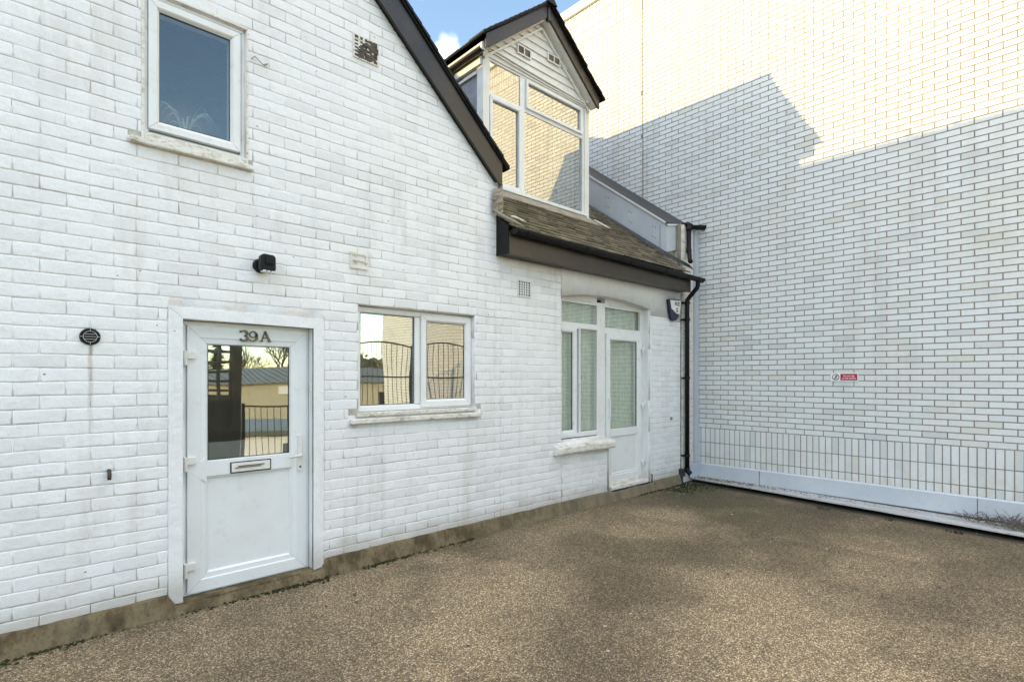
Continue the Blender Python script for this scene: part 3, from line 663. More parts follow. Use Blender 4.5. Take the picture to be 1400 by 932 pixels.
# ---- eaves
m = M(); m.box(3.785, 7.52, -.19, -.165, 2.915, 3.145); m.build('fascia', 'fascia', house, bevel=.003)
m = M(); m.box(3.785, 7.52, -.164, .01, 2.928, 2.945); m.build('soffit', 'barge', house)
m = M(); m.prism([(-.188, 2.918), (.0, 2.918), (.0, 3.36), (-.188, 3.20)], 3.765, 3.784, 'x'); m.build('eaves_end_cap', 'black', house, bevel=.002)
def gutter(m, p0, p1, r=.058, seg=10, th=.004):
    p0, p1 = Vector(p0), Vector(p1); t = (p1 - p0).normalized(); b = Vector((t.y, -t.x, 0)); vs = []
    for p in (p0, p1):
        for rr in (r, r - th):
            for k in range(seg + 1):
                a = math.pi * k / seg; vs.append(p + b * math.cos(a) * rr * -1 + Vector((0, 0, -math.sin(a) * rr)))
    n = seg + 1; fs = []
    for k in range(seg): fs += [(k, k + 1, 2 * n + k + 1, 2 * n + k), (n + k + 1, n + k, 3 * n + k, 3 * n + k + 1)]
    fs += [(0, 2 * n, 3 * n, n), (seg, n + seg, 3 * n + seg, 2 * n + seg)]
    for q in (0, 2 * n): fs += [(q + k, q + n + k, q + n + k + 1, q + k + 1) for k in range(seg)]
    m.add(vs, fs)
m = M(); gutter(m, (3.80, -.252, 3.165), (7.74, -.252, 3.135)); gut = m.build('gutter', 'black', house, recalc=True)
for i in range(2):
    m = M(); x = (3.80, 7.74)[i]; zc = (3.165, 3.135)[i]; m.prism([(-.252 + .06 * math.cos(math.pi + math.pi * k / 10), zc + .06 * math.sin(math.pi + math.pi * k / 10)) for k in range(11)], x - .008, x + .008, 'x'); m.build('stop_end', 'black', gut)
for x in (3.98, 4.95, 5.85, 6.7, 7.3):
    m = M(); gutter(m, (x - .03, -.252, 3.165 - .03 * (x - 3.8) / 3.94), (x + .03, -.252, 3.165 - .03 * (x - 3.8) / 3.94), .064, 10, .003); m.build('gutter_union', 'black', gut)
px_, py_ = 7.64, -.065
m = M(); m.tube([(7.62, -.252, 3.12), (7.62, -.252, 3.03), (7.62, -.24, 2.99), (7.65, -.10, 2.87), (px_, py_, 2.82), (px_, py_, 2.76), (px_, py_, .17)], .034, 16); dp = m.build('downpipe', 'black', house, smooth=True, recalc=True)
for z in (2.78, 2.52, 1.62, .42):
    m = M(); m.tube([(px_, py_, z - .02), (px_, py_, z + .02)], .042, 16); m.box(px_ - .07, px_ + .04, py_ + .02, py_ + .065, z - .012, z + .012); m.build('pipe_clip', 'black', dp)
m = M(); m.tube([(px_, py_, .24), (px_, py_, .19), (px_ + .005, py_ - .05, .14)], [.041, .041, .041], 16, False); m.build('shoe', 'black', dp, smooth=True)
# small drain box and open end of the facade
m = M(); m.box(7.50, 7.60, -.05, .03, .10, .22); m.box(7.515, 7.575, -.035, .02, -.02, .10); m.build('drain_box', 'leadd', house, bevel=.004)
m = M(); m.box(7.551, 7.60, .02, .30, .0, 3.1); m.build('dark_gap', 'leadd', house)  # near-black solid, the shade of the gap put into its colour
# ragged cable by the step of the garden door
m = M(); m.tube([(6.735, -.012, .24), (6.74, -.016, .20), (6.735, -.014, .14), (6.75, -.02, .10), (6.80, -.03, .095)], .008, 6); m.build('cable', 'leadd', house)

# ---- vents let into the front wall
def vent(x0, x1, z0_, z1_, nx, nz_, mat, lab, yf=-.004, holes_mat='dark', fw=.012, bar=.5):
    yf -= .010; m = M(); m.frame(x0, x1, z0_, z1_, [(0, .002), (0, yf), (fw, yf), (fw, .002)], gap=0)
    ix0, ix1, iz0, iz1 = x0 + fw, x1 - fw, z0_ + fw, z1_ - fw
    cw, ch = (ix1 - ix0) / nx, (iz1 - iz0) / nz_
    for i in range(nx - 1): xx = ix0 + cw * (i + 1); m.box(xx - cw * bar / 2, xx + cw * bar / 2, yf + .001, -.003, iz0, iz1)
    for j in range(nz_ - 1): zz = iz0 + ch * (j + 1); m.box(ix0, ix1, yf + .002, -.0032, zz - ch * bar / 2, zz + ch * bar / 2)
    o = m.build('air_brick', mat, house, label=lab); M().box(x0 + .004, x1 - .004, -.0065, .0018, z0_ + .004, z1_ - .004).build('vent_backing', holes_mat, o); return o  # backing plate; where dark, its colour stands in for shade in the holes
VENTS = 1
vent(4.073, 4.278, 2.526, 2.708, 5, 6, 'white', 'white air brick of small square holes under the eaves', bar=.36)
vent(2.102, 2.266, 2.562, 2.700, 1, 2, 'sill2', 'shuttered square vent above the two pane window', bar=.14, holes_mat='sill2', fw=.02)
bv = vent(2.131, 2.370, 4.377, 4.583, 5, 6, 'sill2', 'broken brown air brick high in the gable', yf=-.001, bar=.42, holes_mat='rust')
m = M()
for k in range(130):
    x = R.uniform(2.18, 2.352); z = R.uniform(4.392, 4.392 + .17 * min(1, (x - 2.14) / .16 + .15)); s_ = R.uniform(.008, .02)
    m.box(x - s_, x + s_, -.012 + R.uniform(-.004, .003), -.002, z - s_ * .5, z + s_ * .5)
m.build('crumbled_face', 'rust', bv)

# ================================================================== DORMER (part of the house)
XC = 5.275; ZA = 6.68; KS = .785
dz = lambda x: ZA - KS * abs(x - XC)
m = M()                                              # front wall posts and head
m.box(4.25, 4.352, .80, .92, 3.97, 5.72); m.box(6.215, 6.315, .80, .92, 3.97, 5.72); m.box(4.352, 6.215, .80, .92, 5.628, 5.70)
dorm = m.build('dormer', 'wood', house, bevel=.004, label='pitched roof dormer with a large four pane window')
w = M(); w.frame(4.354, 6.213, 4.045, 5.626, [(0, .90), (0, .815), (.020, .815), (.028, .825), (.028, .90)]); w.box(4.905, 5.045, .822, .90, 5.18, 5.60); w.box(4.90, 4.988, .821, .90, 4.07, 5.19)
w.box(4.38, 4.92, .823, .90, 5.135, 5.21); w.box(4.988, 6.19, .823, .90, 5.165, 5.262)
dw = w.build('dormer_window', 'upvc', dorm, bevel=.003)
for x0, x1, z0_, z1_, q in ((4.365, 4.915, 4.06, 5.165, .052), (4.985, 6.18, 4.03, 5.215, .0), (5.00, 6.165, 5.215, 5.60, .045)):
    if q:
        c = M(); c.frame(x0, x1, z0_, z1_, [(0, .88), (0, .795), (q * .8, .795), (q, .806), (q + .004, .88)]); c.build('casement', 'upvc', dorm, bevel=.002)
for x0, x1, z0_, z1_ in ((4.374, 4.905, 5.21, 5.60), (5.045, 6.12, 5.262, 5.56), (4.417, 4.864, 4.112, 5.113), (4.988, 6.13, 4.07, 5.165)):
    M().box(x0, x1, .832, .838, z0_, z1_).build('glass_pane', 'glassd', dorm)
c = M(); c.box(4.352, 6.215, .74, .90, 4.0, 4.043); c.box(4.30, 6.315, .765, .90, 3.975, 3.999); c.build('dormer_sill', 'upvc', dorm, bevel=.004)
# shiplap boards of the little gable
m = M(); z = 5.70
while z < 6.50:
    z2 = min(z + .108, 6.53); hw = (6.53 - z) / KS + .02; hw2 = max((6.53 - z2) / KS + .02, .01); hw = min(hw, 1.0)
    m.add([(XC - hw, .792, z), (XC + hw, .792, z), (XC + min(hw2, 1.), .812, z2), (XC - min(hw2, 1.), .812, z2), (XC - hw, .83, z), (XC + hw, .83, z), (XC + min(hw2, 1.), .83, z2), (XC - min(hw2, 1.), .83, z2)],
          [(0, 1, 2, 3), (0, 4, 5, 1), (4, 7, 6, 5)])
    z += .110
m.build('shiplap_boards', 'wood', dorm)
for x0, x1, z0_, z1_ in ((4.82, 5.07, 5.868, 5.99), (5.40, 5.65, 6.0, 6.115)):
    v_ = M(); v_.frame(x0, x1, z0_, z1_, [(0, .80), (0, .776), (.016, .776), (.016, .80)], gap=0); v_.box((x0 + x1) / 2 - .008, (x0 + x1) / 2 + .008, .778, .80, z0_, z1_)
    v_.build('louvre_vent', 'wood', dorm); g_ = M(); g_.box(x0 + .01, x1 - .01, .786, .80, z0_ + .01, z1_ - .01)
    for k in range(7): g_.box(x0 + .016, x1 - .016, .781, .79, z0_ + .018 + k * .0125, z0_ + .023 + k * .0125)
    for k in range(9): xx = x0 + .025 + k * (x1 - x0 - .05) / 8; g_.box(xx - .002, xx + .002, .7805, .79, z0_ + .016, z1_ - .016)
    g_.build('vent_mesh', 'grille', dorm)
# head trim: uneven strips over the window
m = M(); m.tube([(4.34, .785, 5.735), (4.8, .78, 5.712), (5.3, .785, 5.70), (5.8, .78, 5.688), (6.2, .785, 5.680)], .012, 8); m.tube([(4.34, .79, 5.70), (4.7, .782, 5.675), (5.3, .79, 5.66), (6.22, .788, 5.65)], .009, 8); m.build('head_trim', 'wood', dorm)
m = M(); m.tube([(6.21, .77, 5.68), (6.24, .765, 5.72), (6.24, .77, 5.76)], .03, 8); m.build('sealant', 'sill2', dorm, smooth=True)
# cheeks
m = M(); m.prism([(.86, 3.95), (3.4, 5.80), (3.4, 5.85), (.86, 5.72)], 4.262, 4.30, 'x'); m.build('lead_cheek', 'lead', dorm)
m = M(); m.prism([(.86, 3.95), (3.4, 5.80), (3.4, 5.85), (.86, 5.72)], 6.27, 6.31, 'x'); m.build('lead_cheek', 'lead', dorm)
m = M(); m.box(4.215, 4.262, .82, 3.2, 5.50, 5.60); m.box(4.235, 4.262, .92, 2.0, 5.42, 5.455); m.build('side_fascia', 'wood', dorm, bevel=.003)
m = M(); gutter(m, (4.16, 3.2, 5.63), (4.16, .70, 5.63), .045); m.build('dormer_gutter', 'black', dorm)
# roof
m = M(); hw = 1.165
for sgn in (1, -1):
    xe = XC + sgn * hw; m.prism([(XC, ZA), (xe, dz(xe)), (xe, dz(xe) - .03), (XC, ZA - .045)], .62, 4.7)
    for k in range(14):
        xa = XC + sgn * hw * k / 14; xb = XC + sgn * hw * (k + 1.1) / 14
        m.prism([(xa, dz(xa) + .003), (xb, dz(xb) + .014), (xb, dz(xb) - .018), (xa, dz(xa) - .018)], .60 + R.uniform(-.008, .008), .9)
for k in range(12):
    y = .60 + k * .11; m.prism([(XC - hw - .012, dz(XC - hw) - .022), (XC - hw + .02, dz(XC - hw + .02) + R.uniform(.004, .016)), (XC - hw + .05, dz(XC - hw + .05) - .02)], y, y + .105)
m.build('dormer_roof', 'black', dorm)
m = M()
for k in range(7): m.prism([(XC - .10, ZA - .06), (XC - .015, ZA + .03), (XC + .015, ZA + .03), (XC + .10, ZA - .06)], .58 + k * .42, .58 + k * .42 + .413)
m.build('ridge_tiles', 'black', dorm)
for sgn in (1, -1):
    xt = XC + sgn * 1.10; zt = lambda x: dz(x) - .04; zb = lambda x: dz(x) - .225
    m = M(); m.prism([(XC + sgn * .022, zt(XC + sgn * .02)), (xt, zt(xt)), (xt, zb(xt) + .02), (xt - sgn * .06, zb(xt - sgn * .06)), (XC + sgn * .022, zb(XC))], .65, .68); m.build('bargeboard', 'barge', dorm, bevel=.003)
    m = M(); m.prism([(XC, zb(XC) + .025), (xt - sgn * .02, zb(xt - sgn * .02) + .025), (xt - sgn * .05, zb(xt - sgn * .05) + .005), (XC, zb(XC) + .005)], .681, .80); m.build('soffit', 'wood' if sgn == 1 else 'sill2', dorm)
    m = M(); m.prism([(XC, ZA - .285), (XC + sgn * 1.02, ZA - .285 - KS * 1.02), (XC + sgn * 1.02, ZA - .315 - KS * 1.02), (XC, ZA - .315)], .77, .80); m.build('edge_moulding', 'wood', dorm)
m = M(); m.box(XC - .022, XC + .022, .635, .69, ZA - .26, ZA - .015); m.build('apex_block', 'barge', dorm, bevel=.004)
m = M()                                             # exposed rafter feet on the left eave
m.prism([(4.15, 5.60), (4.20, 5.60), (4.20, 5.72), (4.15, 5.69)], .70, 3.0); m.build('eaves_board', 'wood', dorm)
# lead apron under the dormer
m = M(); n = 40
for i in range(n + 1):
    x = 4.2 + 2.17 * i / n
    for j, (y, z) in enumerate(((.82, 3.985), (.78, 3.975), (.74, zr(.74) + .042), (.64, zr(.64) + .038), (.60, zr(.60) + .026))):
        m.v.append((x, y + (noise.noise(Vector((x * 6, j, 0))) * .012 if j > 2 else 0), z + noise.noise(Vector((x * 5, j * 2, 5))) * .008))
for i in range(n):
    for j in range(4): a = i * 5 + j; m.f.append((a, a + 1, a + 6, a + 5))
m.build('lead_apron', 'leadb', dorm, recalc=False)
m = M(); m.tube([(6.31, .70, 3.96), (6.36, .62, 3.90), (6.46, .56, 3.85), (6.55, .58, 3.86)], [.012, .015, .012, .005], 8); m.build('mortar_lump', 'sill2', dorm, smooth=True)
# dark room behind the dormer glass
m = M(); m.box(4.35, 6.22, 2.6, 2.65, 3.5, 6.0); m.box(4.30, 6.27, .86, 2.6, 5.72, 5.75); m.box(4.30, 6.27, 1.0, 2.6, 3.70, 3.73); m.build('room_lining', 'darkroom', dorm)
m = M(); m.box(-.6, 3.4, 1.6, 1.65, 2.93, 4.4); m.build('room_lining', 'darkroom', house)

# ================================================================== unseen low wing added to the left to shade the yard
wing = empty('shading_wing', (-4.6, 2, 0), 'unseen low white wing added left of the gabled house to shade the yard', 'building')
m = M(); m.box(-8, -1.21, 0, .3, .10, 3.0); m.box(-8, -7.7, .3, 6, .1, 3.0); m.box(-8, -1.21, 5.7, 6, .1, 3.0); m.build('wall', 'brick', wing)
m = M(); m.add([(-8.1, -.2, 2.95), (-1.1, -.2, 2.95), (-1.1, 3, 4.6), (-8.1, 3, 4.6), (-1.1, 6.2, 2.95), (-8.1, 6.2, 2.95)], [(0, 1, 2, 3), (3, 2, 4, 5), (0, 3, 5), (1, 4, 2)]); m.build('roof', 'slate', wing)

# ================================================================== METAL BOX between slope and big wall
bx = empty('metal_clad_gutter_box', (7.65, 1.2, 3.45), 'grey metal clad upstand with a dark sloping top against the tall brick wall', 'roof box')
bz = lambda y: 3.985 + .752 * (y - .11)
YE = 4.6
m = M(); m.prism([(.11, 3.545), (.11, bz(.11)), (YE, bz(YE)), (YE, bz(YE) - .42), (1.584, 4.585)], 7.30, 7.33, 'x'); m.build('side_panel', 'metal', bx)
m = M(); m.prism([(7.30, 3.545), (7.30, 3.94), (7.86, 4.045), (7.86, 3.68)], .085, .109); m.build('front_panel', 'metal', bx)
m = M(); m.prism([(.095, bz(.095)), (YE, bz(YE)), (YE, bz(YE) + .045), (.095, bz(.095) + .028)], 7.278, 7.30, 'x'); m.build('edge_trim', 'coping', bx)
m = M(); m.prism([(7.30, 3.942), (7.30, 3.965), (7.88, 4.07), (7.88, 4.045)], .07, .084); m.build('edge_trim', 'coping', bx)
m = M(); m.add([(7.285, .08, bz(.08) + .03), (8.045, .08, bz(.08) + .10), (8.045, YE, bz(YE) + .10), (7.285, YE, bz(YE) + .05), (7.285, .08, bz(.08)), (8.045, .08, bz(.08) + .06)], [(0, 1, 2, 3), (4, 5, 1, 0)]); m.build('membrane_top', 'leadd', bx)
m = M()
for y in (.28, .72, 1.18, 1.6):
    for dy, dz_ in ((0, .10), (.05, .13), (.0, .26), (.05, .29)):
        if not m.v: m.tube([(7.2965, y + dy, bz(y) - .42 + dz_), (7.30, y + dy, bz(y) - .42 + dz_)], .008, 8); rv0 = m.build('rivet', 'gasket', bx); b0 = (y + dy, bz(y) + dz_)
        else: copy_part(rv0, bx, (0, y + dy - b0[0], bz(y) + dz_ - b0[1]))
m = M(); m.box(7.296, 7.30, .20, .204, 3.62, 3.98); m.build('panel_seam', 'gasket', bx)
m = M(); m.prism([(7.30, 3.40), (7.30, 3.56), (7.66, 3.66), (7.66, 3.35)], .13, .16); m.build('cream_panel', 'crender', bx)
m = M(); m.add([(7.27, .10, zr(.10) + .10), (7.27, 1.7, zr(1.7) + .05), (7.24, 1.7, zr(1.7) + .015), (7.24, .08, zr(.08) + .03), (7.62, -.12, 3.36), (7.60, -.20, 3.26)], [(0, 1, 2, 3), (4, 0, 3, 5)]); m.build('dark_flashing', 'leadd', bx, recalc=False)
m = M(); gutter(m, (7.80, .02, 4.02), (8.02, -.16, 4.02), .06); gutter(m, (7.66, .02, 4.02), (7.80, .02, 4.02), .055); m.box(7.70, 7.86, -.04, .07, 4.0, 4.05); m.build('gutter', 'black', bx)
m = M(); m.tube([(7.72, -.02, 4.03), (7.70, -.06, 4.00), (7.70, -.06, 3.93), (7.70, -.06, 3.60), (7.68, -.08, 3.54), (7.55, -.16, 3.40), (7.50, -.20, 3.38)], .034, 14)
m.tube([(7.70, -.06, 3.62), (7.70, -.06, 3.57)], .042, 14); m.tube([(7.70, -.06, 3.97), (7.70, -.06, 3.90)], .042, 14); m.build('downpipe', 'black', bx, smooth=True)
m = M(); m.box(7.56, 7.66, .02, .06, 3.38, 4.0); m.build('corner_board', 'leadb', bx)

# ================================================================== TALL WALL
tall = empty('tall_brick_building', (8.9, -2, 0), 'tall pale brick building with a plain wall, white coping and soldier bands', 'building')
bm_ = lambda u, v, w: (XB_ - w, u, v)
XB_ = 8.045
w = M(); Y0, Y1 = -9.8, 6.2
tn = lambda: min(1, max(0, R.gauss(.52, .26)))
bricks(w, bm_, Y0, Y1, .829, 8.06, .2405, .0753, .0108, .006, .002, -2.808, .829, (), .0014, 0, 1, cuts=(1.003,), tonef=tn)
bricks(w, bm_, Y0, Y1, .25, .829, .078, .2265, .0100, .006, .002, -2.808, .829 - .2265 * 3, (), .0004, 0, 1, True, tonef=tn)
bricks(w, bm_, Y0, Y1, 8.06, 8.70, .078, .2135, .0115, .006, .002, -2.808, 8.06, (), .0004, 0, 1, True, cuts=(1.003,), tonef=tn)
w.build('brick_face', 'pale', tall, recalc=False)
m = M(); m.box(XB_ + .0045, XB_ + .30, Y0, 1.0, -2.6, 8.70); m.box(XB_ + .0045, XB_ + .30, 1.006, Y1, -2.6, 8.70); m.box(XB_ + .3, XB_ + 9, Y0, Y0 + .3, -2.6, 8.7); m.box(XB_ + .3, XB_ + 9, Y1 - .3, Y1, -2.6, 8.7); m.box(XB_ + .3, XB_ + 9, Y0 + .3, Y1 - .3, 8.2, 8.4)
m.build('mortar_wall', 'mortar', tall)
M().box(XB_ + .008, XB_ + .02, 1.0, 1.006, .3, 8.7).build('movement_joint', 'dark', tall)
for k in range(6):
    a = Y0 - .05 + k * 2.72; m = M(); m.box(XB_ - .06, XB_ + .4, a, a + 2.712, 8.702, 8.87); m.build('coping', 'coping', tall, bevel=.008)
m = M(); m.prism([(XB_ - .018, .265), (XB_ - .030, .255), (XB_ - .030, .02), (XB_ - .018, .02)], -9.5, -.055)if False else None
fl_ = M(); fl_.add([(XB_ - .008, -.05, .272), (XB_ - .008, -9.5, .272), (XB_ - .028, -9.5, .255), (XB_ - .028, -.05, .255), (XB_ - .034, -9.5, .0), (XB_ - .034, -.05, .06)], [(0, 1, 2, 3), (3, 2, 4, 5)]); fl_.build('base_flashing', 'metal', tall)
for y in (-1.01, -3.44, -5.9):
    m = M(); m.box(XB_ - .0375, XB_ - .030, y, y + .004, .02, .258); m.build('flashing_lap', 'gasket', tall)
m = M(); m.add([(7.74, -.035, .275), (XB_ - .009, -.035, .275), (XB_ - .009, -.05, .262), (7.74, -.05, .262), (XB_ - .03, -.055, .055), (7.74, -.055, .06)], [(0, 1, 2, 3), (3, 2, 4, 5)]); m.build('end_flashing', 'metal', tall)
m = M(); m.box(7.925, XB_ - .004, -.048, -.040, .276, 3.95); m.box(7.925, 7.93, -.040, .2, .276, 3.95); m.build('corner_flashing', 'metal', tall)
m = M(); m.box(7.60, 7.92, -.012, .25, .0, 4.0); m.build('rendered_return', 'sill2', tall)

# tray gutter at its foot
m = M(); n = 60
for i in range(n + 1):
    t = i / n; y = -.06 - 9.3 * t
    lip = 7.80 - (7.80 - 7.335) * min(1, (-y) / 3.86) if y > -3.86 else 7.335 - .08 * (-y - 3.86)
    zi = .062 - .016 * (-y)
    zi = max(zi, -.0)
    zo = .062 + noise.noise(Vector((y * 1.5, 0, 0))) * .004
    m.v += [(XB_ - .033, y, zi + .008), ((XB_ + lip) / 2, y, (zi + zo) / 2 - .006), (lip + .012, y, zo), (lip, y, zo + .002), (lip - .003, y, zo - .016), (lip + .01, y, zo - .02)]
for i in range(n):
    for q in range(5): a = i * 6 + q; m.f.append((a, a + 1, a + 7, a + 6))
m.build('tray_gutter', 'tray', tall, recalc=False)

# sign on the tall wall
sg = empty('warning_sign', (7.99, -2.08, 1.575), 'small white and red warning sign on the pale brick wall', 'sign')
ys0, ys1, zs0, zs1 = -1.94, -2.262, 1.577, 1.687
M().box(XB_ - .010, XB_ - .005, ys1, ys0, zs0, zs1).build('sign_plate', 'white', sg)
M().box(XB_ - .0115, XB_ - .0102, ys1 + .012, -2.055, zs0 + .012, zs1 - .012).build('red_panel', 'red', sg)
def text(body, size, y, z, x, mat, parent, name, ext=.0006, ax='x', off=0.):
    cu = bpy.data.curves.new(name, 'FONT'); cu.body = body; cu.size = size; cu.align_x = 'CENTER'; cu.align_y = 'CENTER'; cu.extrude = ext; cu.offset = off
    t = bpy.data.objects.new(name, cu); col.objects.link(t)
    bpy.context.view_layer.update(); me = bpy.data.meshes.new_from_object(t); bpy.data.objects.remove(t); bpy.data.curves.remove(cu)
    rot = Matrix(((0, 0, -1, 0), (-1, 0, 0, 0), (0, 1, 0, 0), (0, 0, 0, 1))) if ax == 'x' else Matrix(((1, 0, 0, 0), (0, 0, -1, 0), (0, 1, 0, 0), (0, 0, 0, 1)))
    me.transform(rot); me.materials.append(MT[mat]); o = bpy.data.objects.new(name, me); col.objects.link(o)
    o.parent = parent; o.location = Vector((x, y, z)) - WL[parent.name]; WL[o.name] = Vector((x, y, z)); return o
text('Do not step', .027, -2.153, 1.6465, XB_ - .0122, 'white', sg, 'lettering', off=.0006)
text('on this surface', .027, -2.153, 1.6165, XB_ - .0122, 'white', sg, 'lettering', off=.0006)
ring = M()
for k in range(32):
    a, b = 2 * math.pi * k / 32, 2 * math.pi * (k + 1) / 32
    q = [(-2.0 + r * math.cos(t), 1.632 + r * math.sin(t)) for r, t in ((.042, a), (.042, b), (.034, b), (.034, a))]; ring.prism(q, XB_ - .0125, XB_ - .0102, 'x')
ring.prism([(-2.028, 1.658), (-2.022, 1.662), (-1.974, 1.606), (-1.980, 1.602)], XB_ - .0128, XB_ - .0102, 'x'); ring.build('prohibition_ring', 'gasket', sg)
fg = M(); fg.prism([(-2.004 + .007 * math.cos(t), 1.652 + .007 * math.sin(t)) for t in [k * .63 for k in range(10)]], XB_ - .0122, XB_ - .0104, 'x')
fg.prism([(-2.008, 1.645), (-1.996, 1.645), (-1.994, 1.625), (-1.984, 1.610), (-1.990, 1.608), (-2.002, 1.622), (-2.012, 1.606), (-2.018, 1.609), (-2.007, 1.626)], XB_ - .0121, XB_ - .0104, 'x'); fg.build('walking_figure', 'gasket', sg)

# ================================================================== small fittings
ab = empty('alarm_box', (7.30, -.03, 2.50), 'white and navy shield shaped alarm box under the eaves beside the downpipe', 'alarm box')
sh = [(7.135, 2.79), (7.16, 2.80), (7.46, 2.815), (7.475, 2.80), (7.455, 2.66), (7.425, 2.55), (7.36, 2.49), (7.27, 2.475), (7.215, 2.50), (7.175, 2.60)]
m = M(); m.prism(sh, -.045, -.003); m.build('back_box', 'navy', ab, bevel=.006)
m = M(); m.prism([(7.165, 2.782), (7.46, 2.797), (7.465, 2.77), (7.440, 2.62), (7.425, 2.588), (7.36, 2.590), (7.29, 2.612), (7.235, 2.645), (7.205, 2.648), (7.19, 2.70)], -.058, -.0455); m.build('cover', 'white', ab, bevel=.005)
text('ACE', .074, -.0595, 2.735, 7.355, 'gasket', ab, 'lettering', .001, 'y', .0014)
text('SECURITY', .024, -.0595, 2.697, 7.355, 'gasket', ab, 'lettering', .001, 'y', .0004) if False else None
m = M(); m.prism([(7.352 + .034 * math.cos(k * .3927), 2.645 + .034 * math.sin(k * .3927)) for k in range(16)], -.0605, -.0585); m.build('roundel', 'orange', ab)
m = M(); m.box(7.325, 7.379, -.0620, -.0606, 2.638, 2.652); m.build('roundel_bar', 'white', ab)

fld = empty('security_light', (1.39, -.03, 2.42), 'small black security light on the white brick above the front door', 'light')
m = M(); m.tube([(1.375, .0, 2.475), (1.375, -.03, 2.475)], [.055, .045], 18); m.build('wall_mount', 'black', fld)
m = M(); m.tube([(1.375, -.03, 2.475), (1.385, -.06, 2.478)], .018, 10); m.build('arm', 'black', fld)
m = M(); m.prism([(1.340, 2.44), (1.352, 2.425), (1.438, 2.420), (1.452, 2.435), (1.450, 2.53), (1.437, 2.545), (1.365, 2.55), (1.345, 2.535)], -.125, -.055); m.build('housing', 'black', fld, bevel=.010)
m = M(); m.box(1.365, 1.43, -.132, -.12, 2.468, 2.472); m.box(1.372, 1.425, -.134, -.12, 2.478, 2.525); m.build('front_cover', 'black', fld, bevel=.003)
m = M()
for a in (1.358, 1.388, 1.418): m.box(a, a + .022, -.122, -.062, 2.4165, 2.428)
m.build('lens', 'lamp', fld)

rv = empty('round_vent', (.353, -.005, 1.83), 'round black vent grille with a rust run beneath it left of the front door', 'vent')
m = M(); m.tube([(.353, .004, 1.883), (.353, -.014, 1.883)], [.055, .050], 28); m.build('vent_cowl', 'black', rv)
m = M()
for k in range(28):
    a, b = 2 * math.pi * k / 28, 2 * math.pi * (k + 1) / 28
    m.prism([(.353 + r * math.cos(t), 1.883 + r * math.sin(t)) for r, t in ((.0355, a), (.0355, b), (.0340, b), (.0340, a))], -.020, -.014)
for dz_ in (-.016, 0, .016): m.box(.353 - .028, .353 + .028, -.019, -.014, 1.883 + dz_ - .0008, 1.883 + dz_ + .0008)
for a in range(4): c_, s2 = math.cos(a * 1.5708), math.sin(a * 1.5708); m.tube([(.353 + .036 * c_, -.016, 1.883 + .036 * s2), (.353 + .050 * c_, -.016, 1.883 + .050 * s2)], .0010, 6)
m.build('grille_bars', 'hinge', rv)
m = M(); m.tube([(.449, .004, 1.028), (.449, -.03, 1.028)], .011, 10); m.tube([(.449, -.022, 1.034), (.449, -.030, 1.00), (.449, -.024, .972)], [.010, .012, .011], 10)
m.build('pipe_stub', 'rust', None, label='short rusty pipe end sticking out of the wall left of the door', cat='pipe', smooth=True)
m = M(); m.tube([(1.31, -.01, 4.02), (1.33, -.02, 4.045), (1.36, -.025, 4.02), (1.40, -.02, 4.0), (1.43, -.012, 4.03), (1.40, -.01, 4.015)], .0035, 6); m.build('loose_wire', 'leadb', None, label='loose bent wire on the wall right of the high gable window', cat='wire')
m = M(); m.box(7.255, 7.300, -.012, .002, .985, 1.03); m.build('wall_tab', 'leadb', None, label='small brown square fixing left on the white wall by the downpipe', cat='fixing', bevel=.002)

# ================================================================== ground
def slab(name, x0, x1, y0, y1, z, mat, kind='structure'):
    m = M(); m.add([(x0, y0, z), (x1, y0, z), (x1, y1, z), (x0, y1, z)], [(0, 1, 2, 3)]); return m.build(name, mat, None, kind=kind, recalc=False, origin=((x0 + x1) / 2, (y0 + y1) / 2, z))
m = M(); nx, ny = 160, 120
for j in range(ny + 1):
    for i in range(nx + 1):
        x = -8.2 + 16.24 * i / nx; y = -6.0 + 6.1 * j / ny
        m.v.append((x, y, noise.noise(Vector((x * .8, y * .8, 0))) * .010 + noise.noise(Vector((x * 5, y * 5, 3))) * .0025 - (.03 if x > 7.9 else 0)))
for j in range(ny):
    for i in range(nx): a = j * (nx + 1) + i; m.f.append((a, a + 1, a + nx + 2, a + nx + 1))
m.build('yard', 'ground', None, kind='structure', recalc=False, smooth=True)
m = M(); m.box(-8.2, 8.04, -6.25, -6.0, -2.6, .09); m.build('yard_wall', 'crender', None, label='low rendered wall along the open edge of the yard', cat='wall')
slab('ground', -400, 400, -400, 400, -2.6, 'earth')

# grit, leaves and moss
def clumps(name, mat, spots, smin, smax, label, cat, flat=.5):
    m = M()
    for x, y, z in spots:
        s_ = R.uniform(smin, smax); a = R.uniform(0, 3); vs = []
        for dx, dy, dz_ in ((1, 0, 0), (.3, .9, 0), (-.8, .5, 0), (-.6, -.8, 0), (.5, -.7, 0), (0, 0, 1)):
            c_, s2 = math.cos(a), math.sin(a); dx *= R.uniform(.6, 1.2); dy *= R.uniform(.6, 1.2)
            vs.append((x + s_ * (dx * c_ - dy * s2), y + s_ * (dx * s2 + dy * c_), z + s_ * flat * dz_))
        m.add(vs, [(0, 1, 5), (1, 2, 5), (2, 3, 5), (3, 4, 5), (4, 0, 5)])
    return m.build(name, mat, None, label=label, cat=cat, kind='stuff', recalc=False)
clumps('grit', 'stone', [(R.uniform(1.2, 7.4), -R.uniform(.1, 4.0), .002) for _ in range(70)] + [(R.uniform(6.6, 7.7), -R.uniform(.1, .7), .002) for _ in range(30)], .006, .016, 'scattered pale stones and grit on the brown yard', 'grit')
clumps('fallen_leaves', 'bark', [(R.uniform(1.5, 7.3), -R.uniform(.1, 3.9), .003) for _ in range(45)], .008, .020, 'small brown leaves and twigs lying about the yard', 'leaves', .25)
